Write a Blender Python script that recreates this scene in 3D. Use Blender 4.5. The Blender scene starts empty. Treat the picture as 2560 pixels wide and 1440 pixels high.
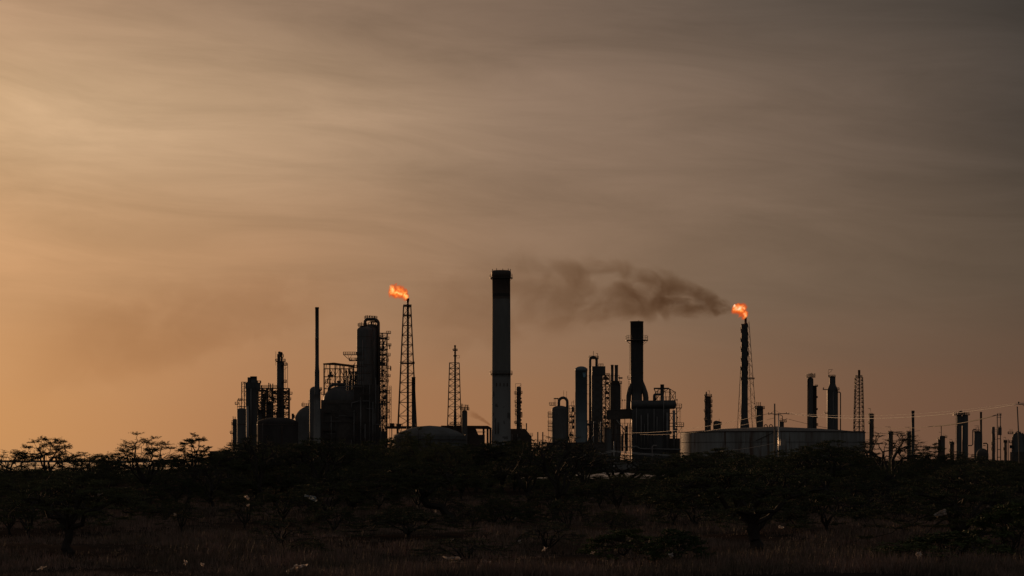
import bpy, math, random
import numpy as np
from mathutils import Vector
R = math.radians
random.seed(7)
rng = np.random.default_rng(11)
sc = bpy.context.scene
COL = sc.collection

# ------------------------------------------------------------------ camera
F = 6044.0                 # focal length in photo pixels (85 mm on 36 mm, 2560 px wide)
HY = 1150.0                # row of the true horizon
CH = 4.0                   # eye height in metres
cam_d = bpy.data.cameras.new('camera')
cam = bpy.data.objects.new('camera', cam_d)
COL.objects.link(cam)
cam.location = (0, 0, CH)
cam.rotation_euler = (R(90), 0, 0)
cam_d.lens = 85.0
cam_d.sensor_width = 36.0
cam_d.shift_y = (HY - 720) / 2560
cam_d.clip_start = 0.5
cam_d.clip_end = 60000
sc.camera = cam

# ------------------------------------------------------------------ sky and sun
SUN_AZ, SUN_EL = -23.0, 3.6      # degrees from the view axis, above the horizon
sc.view_settings.view_transform = 'Standard'
sc.view_settings.look = 'None'
sc.view_settings.exposure = 0
sc.view_settings.gamma = 1
def lin(c):
    return tuple(((v / 255) / 12.92 if v / 255 <= 0.04045 else ((v / 255 + 0.055) / 1.055) ** 2.4) for v in c)

w = bpy.data.worlds.new('World')
sc.world = w
w.use_nodes = True
nt = w.node_tree
for n in list(nt.nodes):
    nt.nodes.remove(n)
def N(nt, typ, **kw):
    n = nt.nodes.new(typ)
    for k, v in kw.items():
        setattr(n, k, v)
    return n
def math_(nt, op, a, b=None, c=None, clamp=False):
    n = nt.nodes.new('ShaderNodeMath')
    n.operation = op
    n.use_clamp = clamp
    for i, v in enumerate((a, b, c)):
        if v is None:
            continue
        if isinstance(v, (int, float)):
            n.inputs[i].default_value = v
        else:
            nt.links.new(v, n.inputs[i])
    return n.outputs[0]
def mix_(nt, fac, a, b, blend='MIX'):
    n = nt.nodes.new('ShaderNodeMix')
    n.data_type = 'RGBA'
    n.blend_type = blend
    for s, v in ((n.inputs[0], fac), (n.inputs[6], a), (n.inputs[7], b)):
        if isinstance(v, (int, float)):
            s.default_value = v
        elif isinstance(v, tuple):
            s.default_value = (*v[:3], 1)
        else:
            nt.links.new(v, s)
    return n.outputs[2]
def ramp_(nt, fac, stops, interp='LINEAR'):
    n = nt.nodes.new('ShaderNodeValToRGB')
    n.color_ramp.interpolation = interp
    el = n.color_ramp.elements
    while len(el) < len(stops):
        el.new(0.5)
    for e, (p, c) in zip(el, stops):
        e.position = p
        e.color = (*c, 1)
    nt.links.new(fac, n.inputs[0])
    return n.outputs[0]
def smooth_(nt, v, a, b):
    n = nt.nodes.new('ShaderNodeMapRange')
    n.interpolation_type = 'SMOOTHSTEP'
    nt.links.new(v, n.inputs[0])
    n.inputs[1].default_value = a
    n.inputs[2].default_value = b
    return n.outputs[0]

tc = N(nt, 'ShaderNodeTexCoord')
sep = N(nt, 'ShaderNodeSeparateXYZ')
nt.links.new(tc.outputs['Generated'], sep.inputs[0])
dx, dy_, dz = sep.outputs
az = math_(nt, 'MULTIPLY', math_(nt, 'ARCTAN2', dx, dy_), 180 / math.pi)      # degrees, 0 = north (view axis)
el_ = math_(nt, 'MULTIPLY', math_(nt, 'ARCSINE', dz), 180 / math.pi)
azf = math_(nt, 'DIVIDE', math_(nt, 'ADD', az, 90.0), 180.0, clamp=True)      # -90..90 -> 0..1
# slow waviness so the bands of thin cloud are not straight
cv = N(nt, 'ShaderNodeCombineXYZ')
nt.links.new(math_(nt, 'MULTIPLY', az, 0.055), cv.inputs[0])
nt.links.new(math_(nt, 'MULTIPLY_ADD', az, 0.026, math_(nt, 'MULTIPLY', el_, 0.34)), cv.inputs[1])
def noise_(nt, vec, scale, detail=4, rough=0.55, dist=0.0):
    n = nt.nodes.new('ShaderNodeTexNoise')
    n.inputs['Scale'].default_value = scale
    n.inputs['Detail'].default_value = detail
    n.inputs['Roughness'].default_value = rough
    n.inputs['Distortion'].default_value = dist
    if vec is not None:
        nt.links.new(vec, n.inputs['Vector'])
    return n.outputs[0]
n_big = noise_(nt, cv.outputs[0], 0.9, 3, 0.5, 0.4)
n_fib = noise_(nt, cv.outputs[0], 2.6, 7, 0.62, 0.6)
elw = math_(nt, 'ADD', el_, math_(nt, 'MULTIPLY', math_(nt, 'SUBTRACT', n_big, 0.5), 2.0))
# thin-cloud colour by compass direction, at five heights above the horizon
def A(*pairs):
    return [((a + 90) / 180, tuple(u * v for u, v in zip(lin(c), (1.0, 0.975, 1.03)))) for a, c in pairs]
L0 = A((-80, (60, 50, 46)), (-38, (190, 140, 90)), (-23, (228, 172, 108)), (-12, (206, 151, 95)), (-9.1, (195, 142, 92)), (-6, (178, 128, 86)), (0.7, (158, 115, 79)), (8.6, (122, 90, 67)), (12, (111, 82, 62)), (40, (62, 52, 46)), (85, (34, 32, 31)))
L1 = A((-80, (54, 50, 48)), (-38, (176, 138, 98)), (-23, (212, 168, 120)), (-12, (193, 149, 107)), (-9.1, (183, 142, 103)), (-6, (172, 133, 98)), (0.2, (142, 115, 91)), (5.9, (116, 97, 79)), (12, (90, 77, 64)), (40, (52, 48, 45)), (85, (32, 32, 32)))
L2 = A((-80, (52, 50, 48)), (-38, (172, 144, 112)), (-23, (204, 172, 134)), (-12, (194, 162, 124)), (-11, (195, 164, 127)), (-6, (178, 149, 117)), (0.2, (143, 120, 99)), (5.9, (117, 99, 83)), (12, (75, 67, 60)), (40, (46, 45, 44)), (85, (30, 31, 32)))
L3 = A((-80, (50, 50, 50)), (-38, (150, 128, 106)), (-23, (190, 158, 126)), (-12, (175, 143, 112)), (-6, (146, 121, 98)), (0.2, (117, 98, 82)), (5.9, (91, 80, 70)), (12, (57, 53, 49)), (40, (44, 44, 44)), (85, (30, 31, 33)))
L4 = A((-80, (44, 46, 50)), (-38, (84, 76, 70)), (-23, (114, 106, 98)), (-12, (108, 100, 94)), (0, (92, 88, 86)), (12, (74, 74, 75)), (40, (66, 68, 71)), (85, (58, 61, 65)))
r0, r1, r2, r3, r4 = [ramp_(nt, azf, s, 'LINEAR') for s in (L0, L1, L2, L3, L4)]
def lvl(a, b, nodea, nodeb):
    return mix_(nt, smooth_(nt, elw, a, b), nodea, nodeb)
c = lvl(0.4, 4.3, r0, r1)
c = lvl(4.0, 8.2, c, r2)
c = lvl(8.0, 11.0, c, r3)
c = lvl(11.0, 30.0, c, r4)
# fibrous streaks
st = math_(nt, 'MULTIPLY_ADD', math_(nt, 'SUBTRACT', n_fib, 0.5), 0.72, 0.93)
st2 = math_(nt, 'MULTIPLY_ADD', math_(nt, 'SUBTRACT', st, 0.93), smooth_(nt, el_, 1.0, 6.5), 0.93)
# a brighter drawn-out band of cloud above the sun side
bc = math_(nt, 'SUBTRACT', el_, math_(nt, 'MULTIPLY_ADD', math_(nt, 'ADD', az, 12.0), -0.11, 8.6))
bc = math_(nt, 'ADD', bc, math_(nt, 'MULTIPLY', math_(nt, 'SUBTRACT', n_big, 0.5), 2.2))
bc = math_(nt, 'EXPONENT', math_(nt, 'MULTIPLY', math_(nt, 'POWER', math_(nt, 'ABSOLUTE', math_(nt, 'DIVIDE', bc, 1.2)), 2.0), -1.0))
bc = math_(nt, 'MULTIPLY', bc, smooth_(nt, az, 4.0, -11.0))
st2 = math_(nt, 'ADD', st2, math_(nt, 'MULTIPLY', math_(nt, 'SUBTRACT', bc, 0.35), 0.075))
vm = N(nt, 'ShaderNodeVectorMath', operation='SCALE')
nt.links.new(c, vm.inputs[0])
nt.links.new(st2, vm.inputs['Scale'])
# behind the viewer the veil is gone: dusk sky only
back = smooth_(nt, dy_, -0.25, 0.25)
veil = mix_(nt, back, (0.084, 0.086, 0.088), vm.outputs[0])
below = smooth_(nt, dz, -0.02, 0.0)
veil = mix_(nt, below, (0.008, 0.006, 0.005), veil)
bg1 = N(nt, 'ShaderNodeBackground')
nt.links.new(veil, bg1.inputs[0])
sky = N(nt, 'ShaderNodeTexSky', sky_type='NISHITA')
sky.sun_disc = False
sky.sun_elevation = R(SUN_EL)
sky.sun_rotation = R(SUN_AZ)
sky.dust_density = 4.0
bg2 = N(nt, 'ShaderNodeBackground')
nt.links.new(sky.outputs[0], bg2.inputs[0])
bg2.inputs[1].default_value = 0.004
add = N(nt, 'ShaderNodeAddShader')
nt.links.new(bg1.outputs[0], add.inputs[0])
nt.links.new(bg2.outputs[0], add.inputs[1])
wo = N(nt, 'ShaderNodeOutputWorld')
nt.links.new(add.outputs[0], wo.inputs[0])

sun_d = bpy.data.lights.new('sun', 'SUN')
sun_d.energy = 1.7
sun_d.angle = R(0.6)
sun_d.color = (1.0, 0.56, 0.28)
sun = bpy.data.objects.new('sun', sun_d)
COL.objects.link(sun)
sd = Vector((math.sin(R(SUN_AZ)) * math.cos(R(SUN_EL)), math.cos(R(SUN_AZ)) * math.cos(R(SUN_EL)), math.sin(R(SUN_EL))))
sun.rotation_euler = sd.to_track_quat('Z', 'Y').to_euler()
sun.location = (-60, 100, 60)
sc.cycles.max_bounces = 4
sc.cycles.transparent_max_bounces = 12
sc.cycles.volume_bounces = 0

# ------------------------------------------------------------------ materials
def mat(name, col, rough=0.7, metal=0.0, var=0.35, scale=0.25, col2=None, spec=0.4, stretch=(1, 1, 1), bump=0.0):
    m = bpy.data.materials.new(name)
    m.use_nodes = True
    t = m.node_tree
    b = t.nodes['Principled BSDF']
    g = N(t, 'ShaderNodeTexCoord')
    mp = N(t, 'ShaderNodeMapping')
    mp.inputs['Scale'].default_value = stretch
    t.links.new(g.outputs['Object'], mp.inputs[0])
    n1 = noise_(t, mp.outputs[0], scale, 5, 0.62)
    n2 = noise_(t, mp.outputs[0], scale * 7, 3, 0.6)
    f = math_(t, 'MULTIPLY_ADD', n2, 0.35, math_(t, 'MULTIPLY', n1, 0.65))
    f = smooth_(t, f, 0.36, 0.64)
    c2 = col2 or tuple(v * (1 - var) for v in col)
    t.links.new(mix_(t, f, c2, col), b.inputs['Base Color'])
    b.inputs['Roughness'].default_value = rough
    b.inputs['Metallic'].default_value = metal
    b.inputs['Specular IOR Level'].default_value = spec
    if bump:
        bn = N(t, 'ShaderNodeBump')
        bn.inputs['Strength'].default_value = bump
        t.links.new(n2, bn.inputs['Height'])
        t.links.new(bn.outputs[0], b.inputs['Normal'])
    return m
M = {}
M['steel'] = mat('dark_steel', (0.055, 0.048, 0.042), 0.6, 0.0, 0.4, 0.2, (0.07, 0.038, 0.022))
M['rust'] = mat('rusty_steel', (0.09, 0.05, 0.03), 0.8, 0.0, 0.5, 0.3)
M['vessel'] = mat('grey_vessel_cladding', (0.1, 0.095, 0.086), 0.65, 0.0, 0.3, 0.12, (0.07, 0.06, 0.052), stretch=(1, 1, 0.25))
M['dark_vessel'] = mat('dark_vessel_paint', (0.075, 0.068, 0.062), 0.6, 0.0, 0.4, 0.12, stretch=(1, 1, 0.25))
M['pipe'] = mat('pipe_lagging', (0.17, 0.15, 0.135), 0.55, 0.1, 0.3, 0.3)
M['pale_pipe'] = mat('pale_pipe_lagging', (0.3, 0.25, 0.215), 0.6, 0.0, 0.35, 0.3, stretch=(1, 1, 0.3))
M['blue'] = mat('blue_grey_paint', (0.125, 0.15, 0.155), 0.55, 0.0, 0.25, 0.12, stretch=(1, 1, 0.2))
M['emblem'] = mat('emblem_paint', (0.2, 0.34, 0.4), 0.5, 0.0, 0.2, 0.4)
M['tank'] = mat('white_tank_paint', (0.13, 0.127, 0.12), 0.85, 0.0, 0.3, 0.16, (0.09, 0.078, 0.068), spec=0.1, stretch=(1, 1, 0.12))
M['conc'] = mat('concrete', (0.22, 0.2, 0.18), 0.85, 0.0, 0.35, 0.15, stretch=(1, 1, 0.4))
M['brick'] = mat('sooty_wall', (0.095, 0.075, 0.063), 0.85, 0.0, 0.4, 0.1)
M['wood'] = mat('pole_timber', (0.16, 0.12, 0.09), 0.8, 0.0, 0.4, 0.6)
M['galv'] = mat('galvanised_steel', (0.5, 0.47, 0.43), 0.35, 0.6, 0.25, 0.4)
M['wire'] = mat('aluminium_wire', (0.5, 0.46, 0.42), 0.55, 0.0, 0.1, 0.5)
M['bark'] = mat('bark', (0.045, 0.034, 0.026), 0.9, 0.0, 0.45, 1.5, bump=0.4)
M['rubber'] = mat('black_cable', (0.02, 0.02, 0.02), 0.6)

# ------------------------------------------------------------------ object helpers
def tag(o, label=None, cat=None, group=None, kind=None):
    for k, v in (('label', label), ('category', cat), ('group', group), ('kind', kind)):
        if v:
            o[k] = v
    return o
def link_mesh(name, v, f, m, parent=None, smooth=False, loc=None):
    me = bpy.data.meshes.new(name)
    me.from_pydata(v, [], f)
    me.materials.append(m)
    if smooth:
        me.polygons.foreach_set('use_smooth', [True] * len(me.polygons))
    me.update()
    o = bpy.data.objects.new(name, me)
    COL.objects.link(o)
    if parent:
        o.parent = parent
    if loc:
        o.location = loc
    return o

class Thing:
    """an object that stands on the ground at photo column px, D metres away; its shapes are
    written in units of k metres (what one photo pixel spans at that distance)"""
    def __init__(s, name, label, cat, px, D, group=None, base=0.0):
        s.px, s.D, s.k = px, D, D / F
        s.by = HY + CH * F / D              # row of the ground under it
        s.root = bpy.data.objects.new(name, None)
        s.root.empty_display_size = 2
        COL.objects.link(s.root)
        s.root.location = ((px - 1280) * s.k, D, 0)
        tag(s.root, label, cat, group)
    def mb(s):
        return MB(s)

class MB:
    def __init__(s, T):
        s.T, s.v, s.f = T, [], []
    def add(s, v, f):
        b = len(s.v)
        s.v += v
        s.f += [tuple(i + b for i in q) for q in f]
        return s
    def box(s, x0, x1, y0, y1, d0=-2, d1=2):
        v = [(x, d, y) for x in (x0, x1) for d in (d0, d1) for y in (y0, y1)]
        return s.add(v, [(0, 1, 3, 2), (4, 6, 7, 5), (0, 4, 5, 1), (2, 3, 7, 6), (0, 2, 6, 4), (1, 5, 7, 3)])
    def bar(s, p, q, w_, n=4):
        return s.tube([p, q], w_ / 2 * (1.2 if n == 4 else 1), n)
    def tube(s, pts, r, n=8, cap=True):
        P = [Vector(p) for p in pts]
        rs = r if isinstance(r, (list, tuple)) else [r] * len(P)
        v, f = [], []
        up0 = None
        for i, p in enumerate(P):
            t = (P[min(i + 1, len(P) - 1)] - P[max(i - 1, 0)])
            t = t.normalized() if t.length > 1e-9 else Vector((0, 0, 1))
            if up0 is None:
                up0 = Vector((0, 1, 0)) if abs(t.y) < 0.9 else Vector((1, 0, 0))
            a = up0 - t * up0.dot(t)
            a = a.normalized() if a.length > 1e-6 else t.orthogonal().normalized()
            up0 = a
            b = t.cross(a)
            for j in range(n):
                an = 2 * math.pi * (j + 0.5) / n
                v.append(tuple(p + (a * math.cos(an) + b * math.sin(an)) * rs[i]))
        for i in range(len(P) - 1):
            for j in range(n):
                f.append((i * n + j, i * n + (j + 1) % n, (i + 1) * n + (j + 1) % n, (i + 1) * n + j))
        if cap:
            f.append(tuple(range(n))[::-1])
            f.append(tuple(range((len(P) - 1) * n, len(P) * n)))
        return s.add(v, f)
    def lathe(s, x, prof, d=0, n=24, cap=True):
        v, f = [], []
        for r, y in prof:
            for j in range(n):
                an = 2 * math.pi * j / n
                v.append((x + r * math.cos(an), d + r * math.sin(an), y))
        for i in range(len(prof) - 1):
            for j in range(n):
                f.append((i * n + j, i * n + (j + 1) % n, (i + 1) * n + (j + 1) % n, (i + 1) * n + j))
        if cap:
            f.append(tuple(range(n)))
            f.append(tuple(range((len(prof) - 1) * n, len(prof) * n))[::-1])
        return s.add(v, f)
    def cyl(s, x, y0, y1, r0, r1=None, d=0, n=20):
        return s.lathe(x, [(r0, y0), (r0 if r1 is None else r1, y1)], d, n)
    def dome(s, x, y0, r, h, y1, d=0, n=24):
        """vertical cylinder to y1 with a rounded head whose spring line is at y0 and which rises h"""
        prof = [(r * math.cos(R(a)) + 0.01, y0 - h * math.sin(R(a))) for a in range(90, -1, -15)]
        return s.lathe(x, prof + [(r, y1)], d, n)
    def build(s, name, m, parent=None, smooth=False, label=None):
        T = s.T
        v = [((x - T.px) * T.k, d * T.k, (T.by - y) * T.k) for x, d, y in s.v]
        o = link_mesh(name, v, s.f, m, parent or T.root, smooth)
        if smooth:
            o.data.polygons.foreach_set('use_smooth', [len(p.vertices) == 4 for p in o.data.polygons])
        if label:
            o['label'] = label
        return o

def arc(cx, cy, r, a0, a1, n=8, d=0):
    """points on an arc in the picture plane; angles in degrees, 0 = right, 90 = up"""
    return [(cx + r * math.cos(R(a0 + (a1 - a0) * i / n)), d, cy - r * math.sin(R(a0 + (a1 - a0) * i / n))) for i in range(n + 1)]

def platform(T, x, y, r, r0, a0=0, a1=360, d=0, rail=5.5, thick=1.7, m='steel', brk=False):
    """a round (or part-round) walkway with its railing"""
    n = max(6, int(abs(a1 - a0) / 20))
    mb = T.mb()
    A_ = [R(a0 + (a1 - a0) * i / n) for i in range(n + 1)]
    v, f = [], []
    for an in A_:
        for rr, yy in ((r0, y), (r, y), (r, y + thick), (r0, y + thick)):
            v.append((x + rr * math.cos(an), d - rr * math.sin(an), yy))
    for i in range(n):
        for j in range(4):
            f.append((i * 4 + j, i * 4 + (j + 1) % 4, (i + 1) * 4 + (j + 1) % 4, (i + 1) * 4 + j))
    f += [(0, 1, 2, 3), tuple(n * 4 + j for j in (3, 2, 1, 0))]
    mb.add(v, f)
    if brk:
        for an in A_[::2]:
            mb.bar((x + r0 * math.cos(an), d - r0 * math.sin(an), y + thick + (r - r0) * 0.8),
                   (x + (r - 0.6) * math.cos(an), d - (r - 0.6) * math.sin(an), y + thick), 0.9)
    o = mb.build('platform', M[m])
    rb = T.mb()
    rr = r - 0.35
    P = [(x + rr * math.cos(an), d - rr * math.sin(an)) for an in A_]
    for h in (rail, rail * 0.5):
        rb.tube([(p[0], p[1], y - h) for p in P], 0.36, 4)
    for p in P:
        rb.bar((p[0], p[1], y), (p[0], p[1], y - rail), 0.65)
    rb.build('railing', M[m], o)
    return o
def deck(T, x0, x1, y, d0=-6, d1=6, rail=5.5, thick=1.8, sides='lrfb', m='steel'):
    o = T.mb().box(x0, x1, y, y + thick, d0, d1).build('platform', M[m])
    rb = T.mb()
    e = 0.3
    C = {'l': ((x0 + e, d0), (x0 + e, d1)), 'r': ((x1 - e, d0), (x1 - e, d1)), 'f': ((x0, d0 + e), (x1, d0 + e)), 'b': ((x0, d1 - e), (x1, d1 - e))}
    for s_ in sides:
        (xa, da), (xb, db) = C[s_]
        for h in (rail, rail * 0.5):
            rb.bar((xa, da, y - h), (xb, db, y - h), 0.65)
        L = max(abs(xb - xa), abs(db - da))
        k = max(1, int(L / 5))
        for i in range(k + 1):
            t = i / k
            rb.bar((xa + (xb - xa) * t, da + (db - da) * t, y), (xa + (xb - xa) * t, da + (db - da) * t, y - rail), 0.65)
    rb.build('railing', M[m], o)
    return o
def ladder(T, x, y0, y1, d=0, w_=2.2, cage=True, m='steel'):
    mb = T.mb()
    for s_ in (-1, 1):
        mb.bar((x + s_ * w_ / 2, d, y0), (x + s_ * w_ / 2, d, y1), 0.55)
    y = y0 + 1
    while y < y1:
        mb.bar((x - w_ / 2, d, y), (x + w_ / 2, d, y), 0.4)
        y += 2.6
    if cage:
        y = y0 + 2
        while y < y1 - 6:
            mb.tube([(x + 1.9 * math.cos(R(a)), d - 1.9 * math.sin(R(a)), y) for a in range(0, 181, 45)], 0.2, 4)
            y += 6
    return mb.build('ladder', M[m])
def pipe(T, pts, r, m='pipe', n=8, name='pipe', label=None):
    return T.mb().tube(pts, r, n).build(name, M[m], None, True, label)
def hook(T, x, y, h, w_, d=0, s_=1, m='steel'):
    """a lifting davit: post, jib and stay"""
    mb = T.mb().bar((x, d, y), (x, d, y - h), 0.9).bar((x, d, y - h), (x - s_ * w_, d, y - h), 0.8)
    mb.bar((x, d, y - h * 0.62), (x - s_ * w_ * 0.45, d, y - h), 0.6)
    return mb.build('davit', M[m])
def vents(T, xs, y0, y1, r=0.9, d=0, m='steel'):
    for x in xs:
        T.mb().cyl(x, y0 + random.uniform(-1, 1.5), y1, r, d=d + random.uniform(-2, 2), n=8).build('vent_pipe', M[m], None, True)

def lattice(T, x, y0, y1, w0, w1, levels, legs=4, lw=1.3, bw=0.8, m='steel', xo=0.0, d=0, rot=22, style='X'):
    """tapering lattice mast: each leg is a part, the bracing one more"""
    def corner(i, y):
        t = (y - y0) / (y1 - y0)
        hw = (w0 + (w1 - w0) * t) / 2
        cx = x + xo * t
        if legs == 4:
            sx, sd_ = ((-1, -1), (1, -1), (1, 1), (-1, 1))[i]
            return (cx + sx * hw, d + sd_ * hw * 0.9, y)
        an = R(rot + i * 120)
        return (cx + hw * math.cos(an) / 0.93, d + hw * math.sin(an), y)
    for i in range(legs):
        T.mb().tube([corner(i, y0), corner(i, y1)], lw * 0.78, 5).build('leg', M[m])
    br = T.mb()
    for a, b in zip(levels, levels[1:]):
        for i in range(legs):
            j = (i + 1) % legs
            p, q, r_, s_ = corner(i, a), corner(j, a), corner(i, b), corner(j, b)
            br.bar(p, q, bw * 1.35)
            if style == 'X':
                br.bar(p, s_, bw)
                br.bar(q, r_, bw)
            elif style == 'K':
                mid = tuple((u + v) / 2 for u, v in zip(p, q))
                br.bar(mid, r_, bw)
                br.bar(mid, s_, bw)
            else:
                br.bar(p, s_, bw)
    for i in range(legs):
        br.bar(corner(i, levels[-1]), corner((i + 1) % legs, levels[-1]), bw)
    br.build('bracing', M[m])

def frame(T, xs, ds, ys, cw=1.6, bw=1.3, brace=0.6, m='steel', ybot=None, seed=1, clutter=0, fine=0.0):
    """steel frame: columns, floors of beams, braces, and small plant on the floors"""
    rd = random.Random(seed)
    yb = ybot if ybot is not None else T.by
    for x in xs:
        for d in ds:
            T.mb().bar((x, d, ys[0]), (x, d, yb), cw * 1.2).build('column', M[m])
    for y in ys:
        fl = T.mb()
        for d in ds:
            fl.bar((xs[0], d, y), (xs[-1], d, y), bw)
        for x in xs:
            fl.bar((x, ds[0], y), (x, ds[-1], y), bw)
        if fine and rd.random() < fine:
            fl.box(xs[0], xs[-1], y - 0.3, y + 0.4, ds[0], ds[-1])
        fl.build('floor_beam', M[m])
    br = T.mb()
    yy = list(ys) + [yb]
    for a, b in zip(yy, yy[1:]):
        for x, x2 in zip(xs, xs[1:]):
            for d in (ds[0], ds[-1]):
                u = rd.random()
                if u < brace:
                    if rd.random() < 0.5:
                        br.bar((x, d, a), (x2, d, b), bw * 0.8)
                    if rd.random() < 0.6:
                        br.bar((x2, d, a), (x, d, b), bw * 0.8)
                elif u < brace + 0.2:
                    mx = (x + x2) / 2
                    br.bar((mx, d, a), (x, d, b), bw * 0.75)
                    br.bar((mx, d, a), (x2, d, b), bw * 0.75)
    if not br.v:
        br.bar((xs[0], ds[0], yy[0]), (xs[1], ds[0], yy[1]), bw * 0.75)
    br.build('bracing', M[m])
    for i in range(clutter):
        j = rd.randrange(len(ys) - 1) if len(ys) > 1 else 0
        y = (ys[j + 1] if len(ys) > 1 else yb)
        h = y - ys[j]
        x = rd.uniform(xs[0] + 2, xs[-1] - 2)
        d = rd.uniform(ds[0] + 2, ds[-1] - 2)
        u = rd.random()
        if u < 0.35:
            r = rd.uniform(1.5, 3.2)
            T.mb().dome(x, y - h * rd.uniform(0.4, 0.75), r, r * 0.5, y - 0.7, d, 12).build('drum', M['dark_vessel'], None, True)
        elif u < 0.6:
            L = rd.uniform(5, 10)
            r = rd.uniform(1.3, 2.4)
            T.mb().tube([(x - L / 2, d, y - r - 1.5), (x + L / 2, d, y - r - 1.5)], r, 10).box(x - L * .3, x + L * .3, y - 1.8, y - 0.7, d - 1, d + 1).build('heat_exchanger', M['dark_vessel'], None, False)
        else:
            x2 = x + rd.choice((-1, 1)) * rd.uniform(3, 9)
            pipe(T, [(x, d, y - 0.7), (x, d, y - h * 0.55), (x2, d, y - h * 0.55), (x2, d, ys[j] + 0.7)], rd.uniform(0.45, 0.9), 'steel', 6)
def tower(name, label, cat, px, D, r, y0, plats=(), lad=None, head=None, m='dark_vessel', group=None, rings=0, top=True, d=0):
    """a process column: shell with rounded head, walkways (row, from angle, to angle, reach), ladder"""
    T = Thing(name, label, cat, px, D, group)
    h = r * 0.55 if head is None else head
    T.mb().dome(px, y0 + h, r, h, T.by, d).build('shell', M[m], None, True)
    for p in plats:
        y, a0, a1, reach = p
        platform(T, px, y, r + reach, r - 0.3, a0, a1, d)
    if lad:
        x, ya, yb_ = lad
        ladder(T, x, ya, yb_ if yb_ else T.by, d)
    return T
# ------------------------------------------------------------------ ground and water
def soil():
    m = bpy.data.materials.new('dry_soil')
    m.use_nodes = True
    t = m.node_tree
    b = t.nodes['Principled BSDF']
    g = N(t, 'ShaderNodeTexCoord')
    a = noise_(t, g.outputs['Object'], 0.05, 6, 0.6)
    c_ = noise_(t, g.outputs['Object'], 1.6, 5, 0.65)
    f = math_(t, 'MULTIPLY_ADD', c_, 0.5, math_(t, 'MULTIPLY', a, 0.5))
    t.links.new(ramp_(t, f, [(0.3, (0.024, 0.018, 0.014)), (0.5, (0.045, 0.032, 0.025)), (0.7, (0.08, 0.058, 0.045))]), b.inputs['Base Color'])
    b.inputs['Roughness'].default_value = 1.0
    b.inputs['Specular IOR Level'].default_value = 0.0
    bn = N(t, 'ShaderNodeBump')
    bn.inputs['Strength'].default_value = 0.8
    bn.inputs['Distance'].default_value = 0.25
    t.links.new(c_, bn.inputs['Height'])
    t.links.new(bn.outputs[0], b.inputs['Normal'])
    return m
M['soil'] = soil()
xs_ = list(np.linspace(-70, 70, 57))
gx = [-9000, -3000, -900, -300, -140] + xs_ + [140, 300, 900, 3000, 9000]
gy = [-2500, -300, -60, 0, 40] + list(np.linspace(60, 250, 77)) + [300, 450, 700, 1100, 1800, 4000, 9000, 30000]
def gz(x, y):
    """low swells of the near ground"""
    f = max(0.0, min(1.0, (300 - y) / 60)) * max(0.0, min(1.0, (y - 20) / 40)) * max(0, min(1, (160 - abs(x)) / 60))
    return f * (0.18 * math.sin(x * 0.21 + y * 0.07) + 0.14 * math.sin(x * 0.09 - y * 0.16 + 2) + 0.06 * math.sin(x * 0.6 + y * 0.33))
gv = [(x, y, gz(x, y)) for y in gy for x in gx]
nx = len(gx)
gf = [(j * nx + i, j * nx + i + 1, (j + 1) * nx + i + 1, (j + 1) * nx + i) for j in range(len(gy) - 1) for i in range(nx - 1)]
g = link_mesh('ground', gv, gf, M['soil'], smooth=True)
tag(g, 'dry dark scrubland soil between the bushes', None, None, 'structure')

def water_mat():
    m = bpy.data.materials.new('sea_water')
    m.use_nodes = True
    t = m.node_tree
    b = t.nodes['Principled BSDF']
    b.inputs['Base Color'].default_value = (0.02, 0.022, 0.022, 1)
    b.inputs['Roughness'].default_value = 0.12
    g_ = N(t, 'ShaderNodeTexCoord')
    n1 = noise_(t, g_.outputs['Object'], 0.25, 4, 0.6)
    bn = N(t, 'ShaderNodeBump')
    bn.inputs['Strength'].default_value = 0.25
    bn.inputs['Distance'].default_value = 0.4
    t.links.new(n1, bn.inputs['Height'])
    t.links.new(bn.outputs[0], b.inputs['Normal'])
    return m
M['water'] = water_mat()
wv = [(-900, 880, 0.06), (-150, 900, 0.06), (-138, 1300, 0.06), (-260, 6000, 0.06), (-4000, 6000, 0.06), (-2400, 2200, 0.06)]
tag(link_mesh('water', wv, [(0, 1, 2, 3, 4, 5)], M['water']), 'strip of pale water shining under the long pipe bridge', None, None, 'structure')
M['sand'] = mat('pale_sand', (0.5, 0.4, 0.31), 0.45, 0, 0.3, 0.05, spec=0.6)
sv = []
for i in range(24):
    a = 2 * math.pi * i / 24
    sv.append((14 + 27 * math.cos(a) * (1 + 0.12 * math.sin(3 * a)), 640 + 150 * math.sin(a) * (1 + 0.1 * math.cos(2 * a)), 0.05))
tag(link_mesh('sand_clearing', sv, [tuple(range(24))], M['sand']), 'pale bare sand seen between the thorn trees below the plant', None, None, 'structure')

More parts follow.
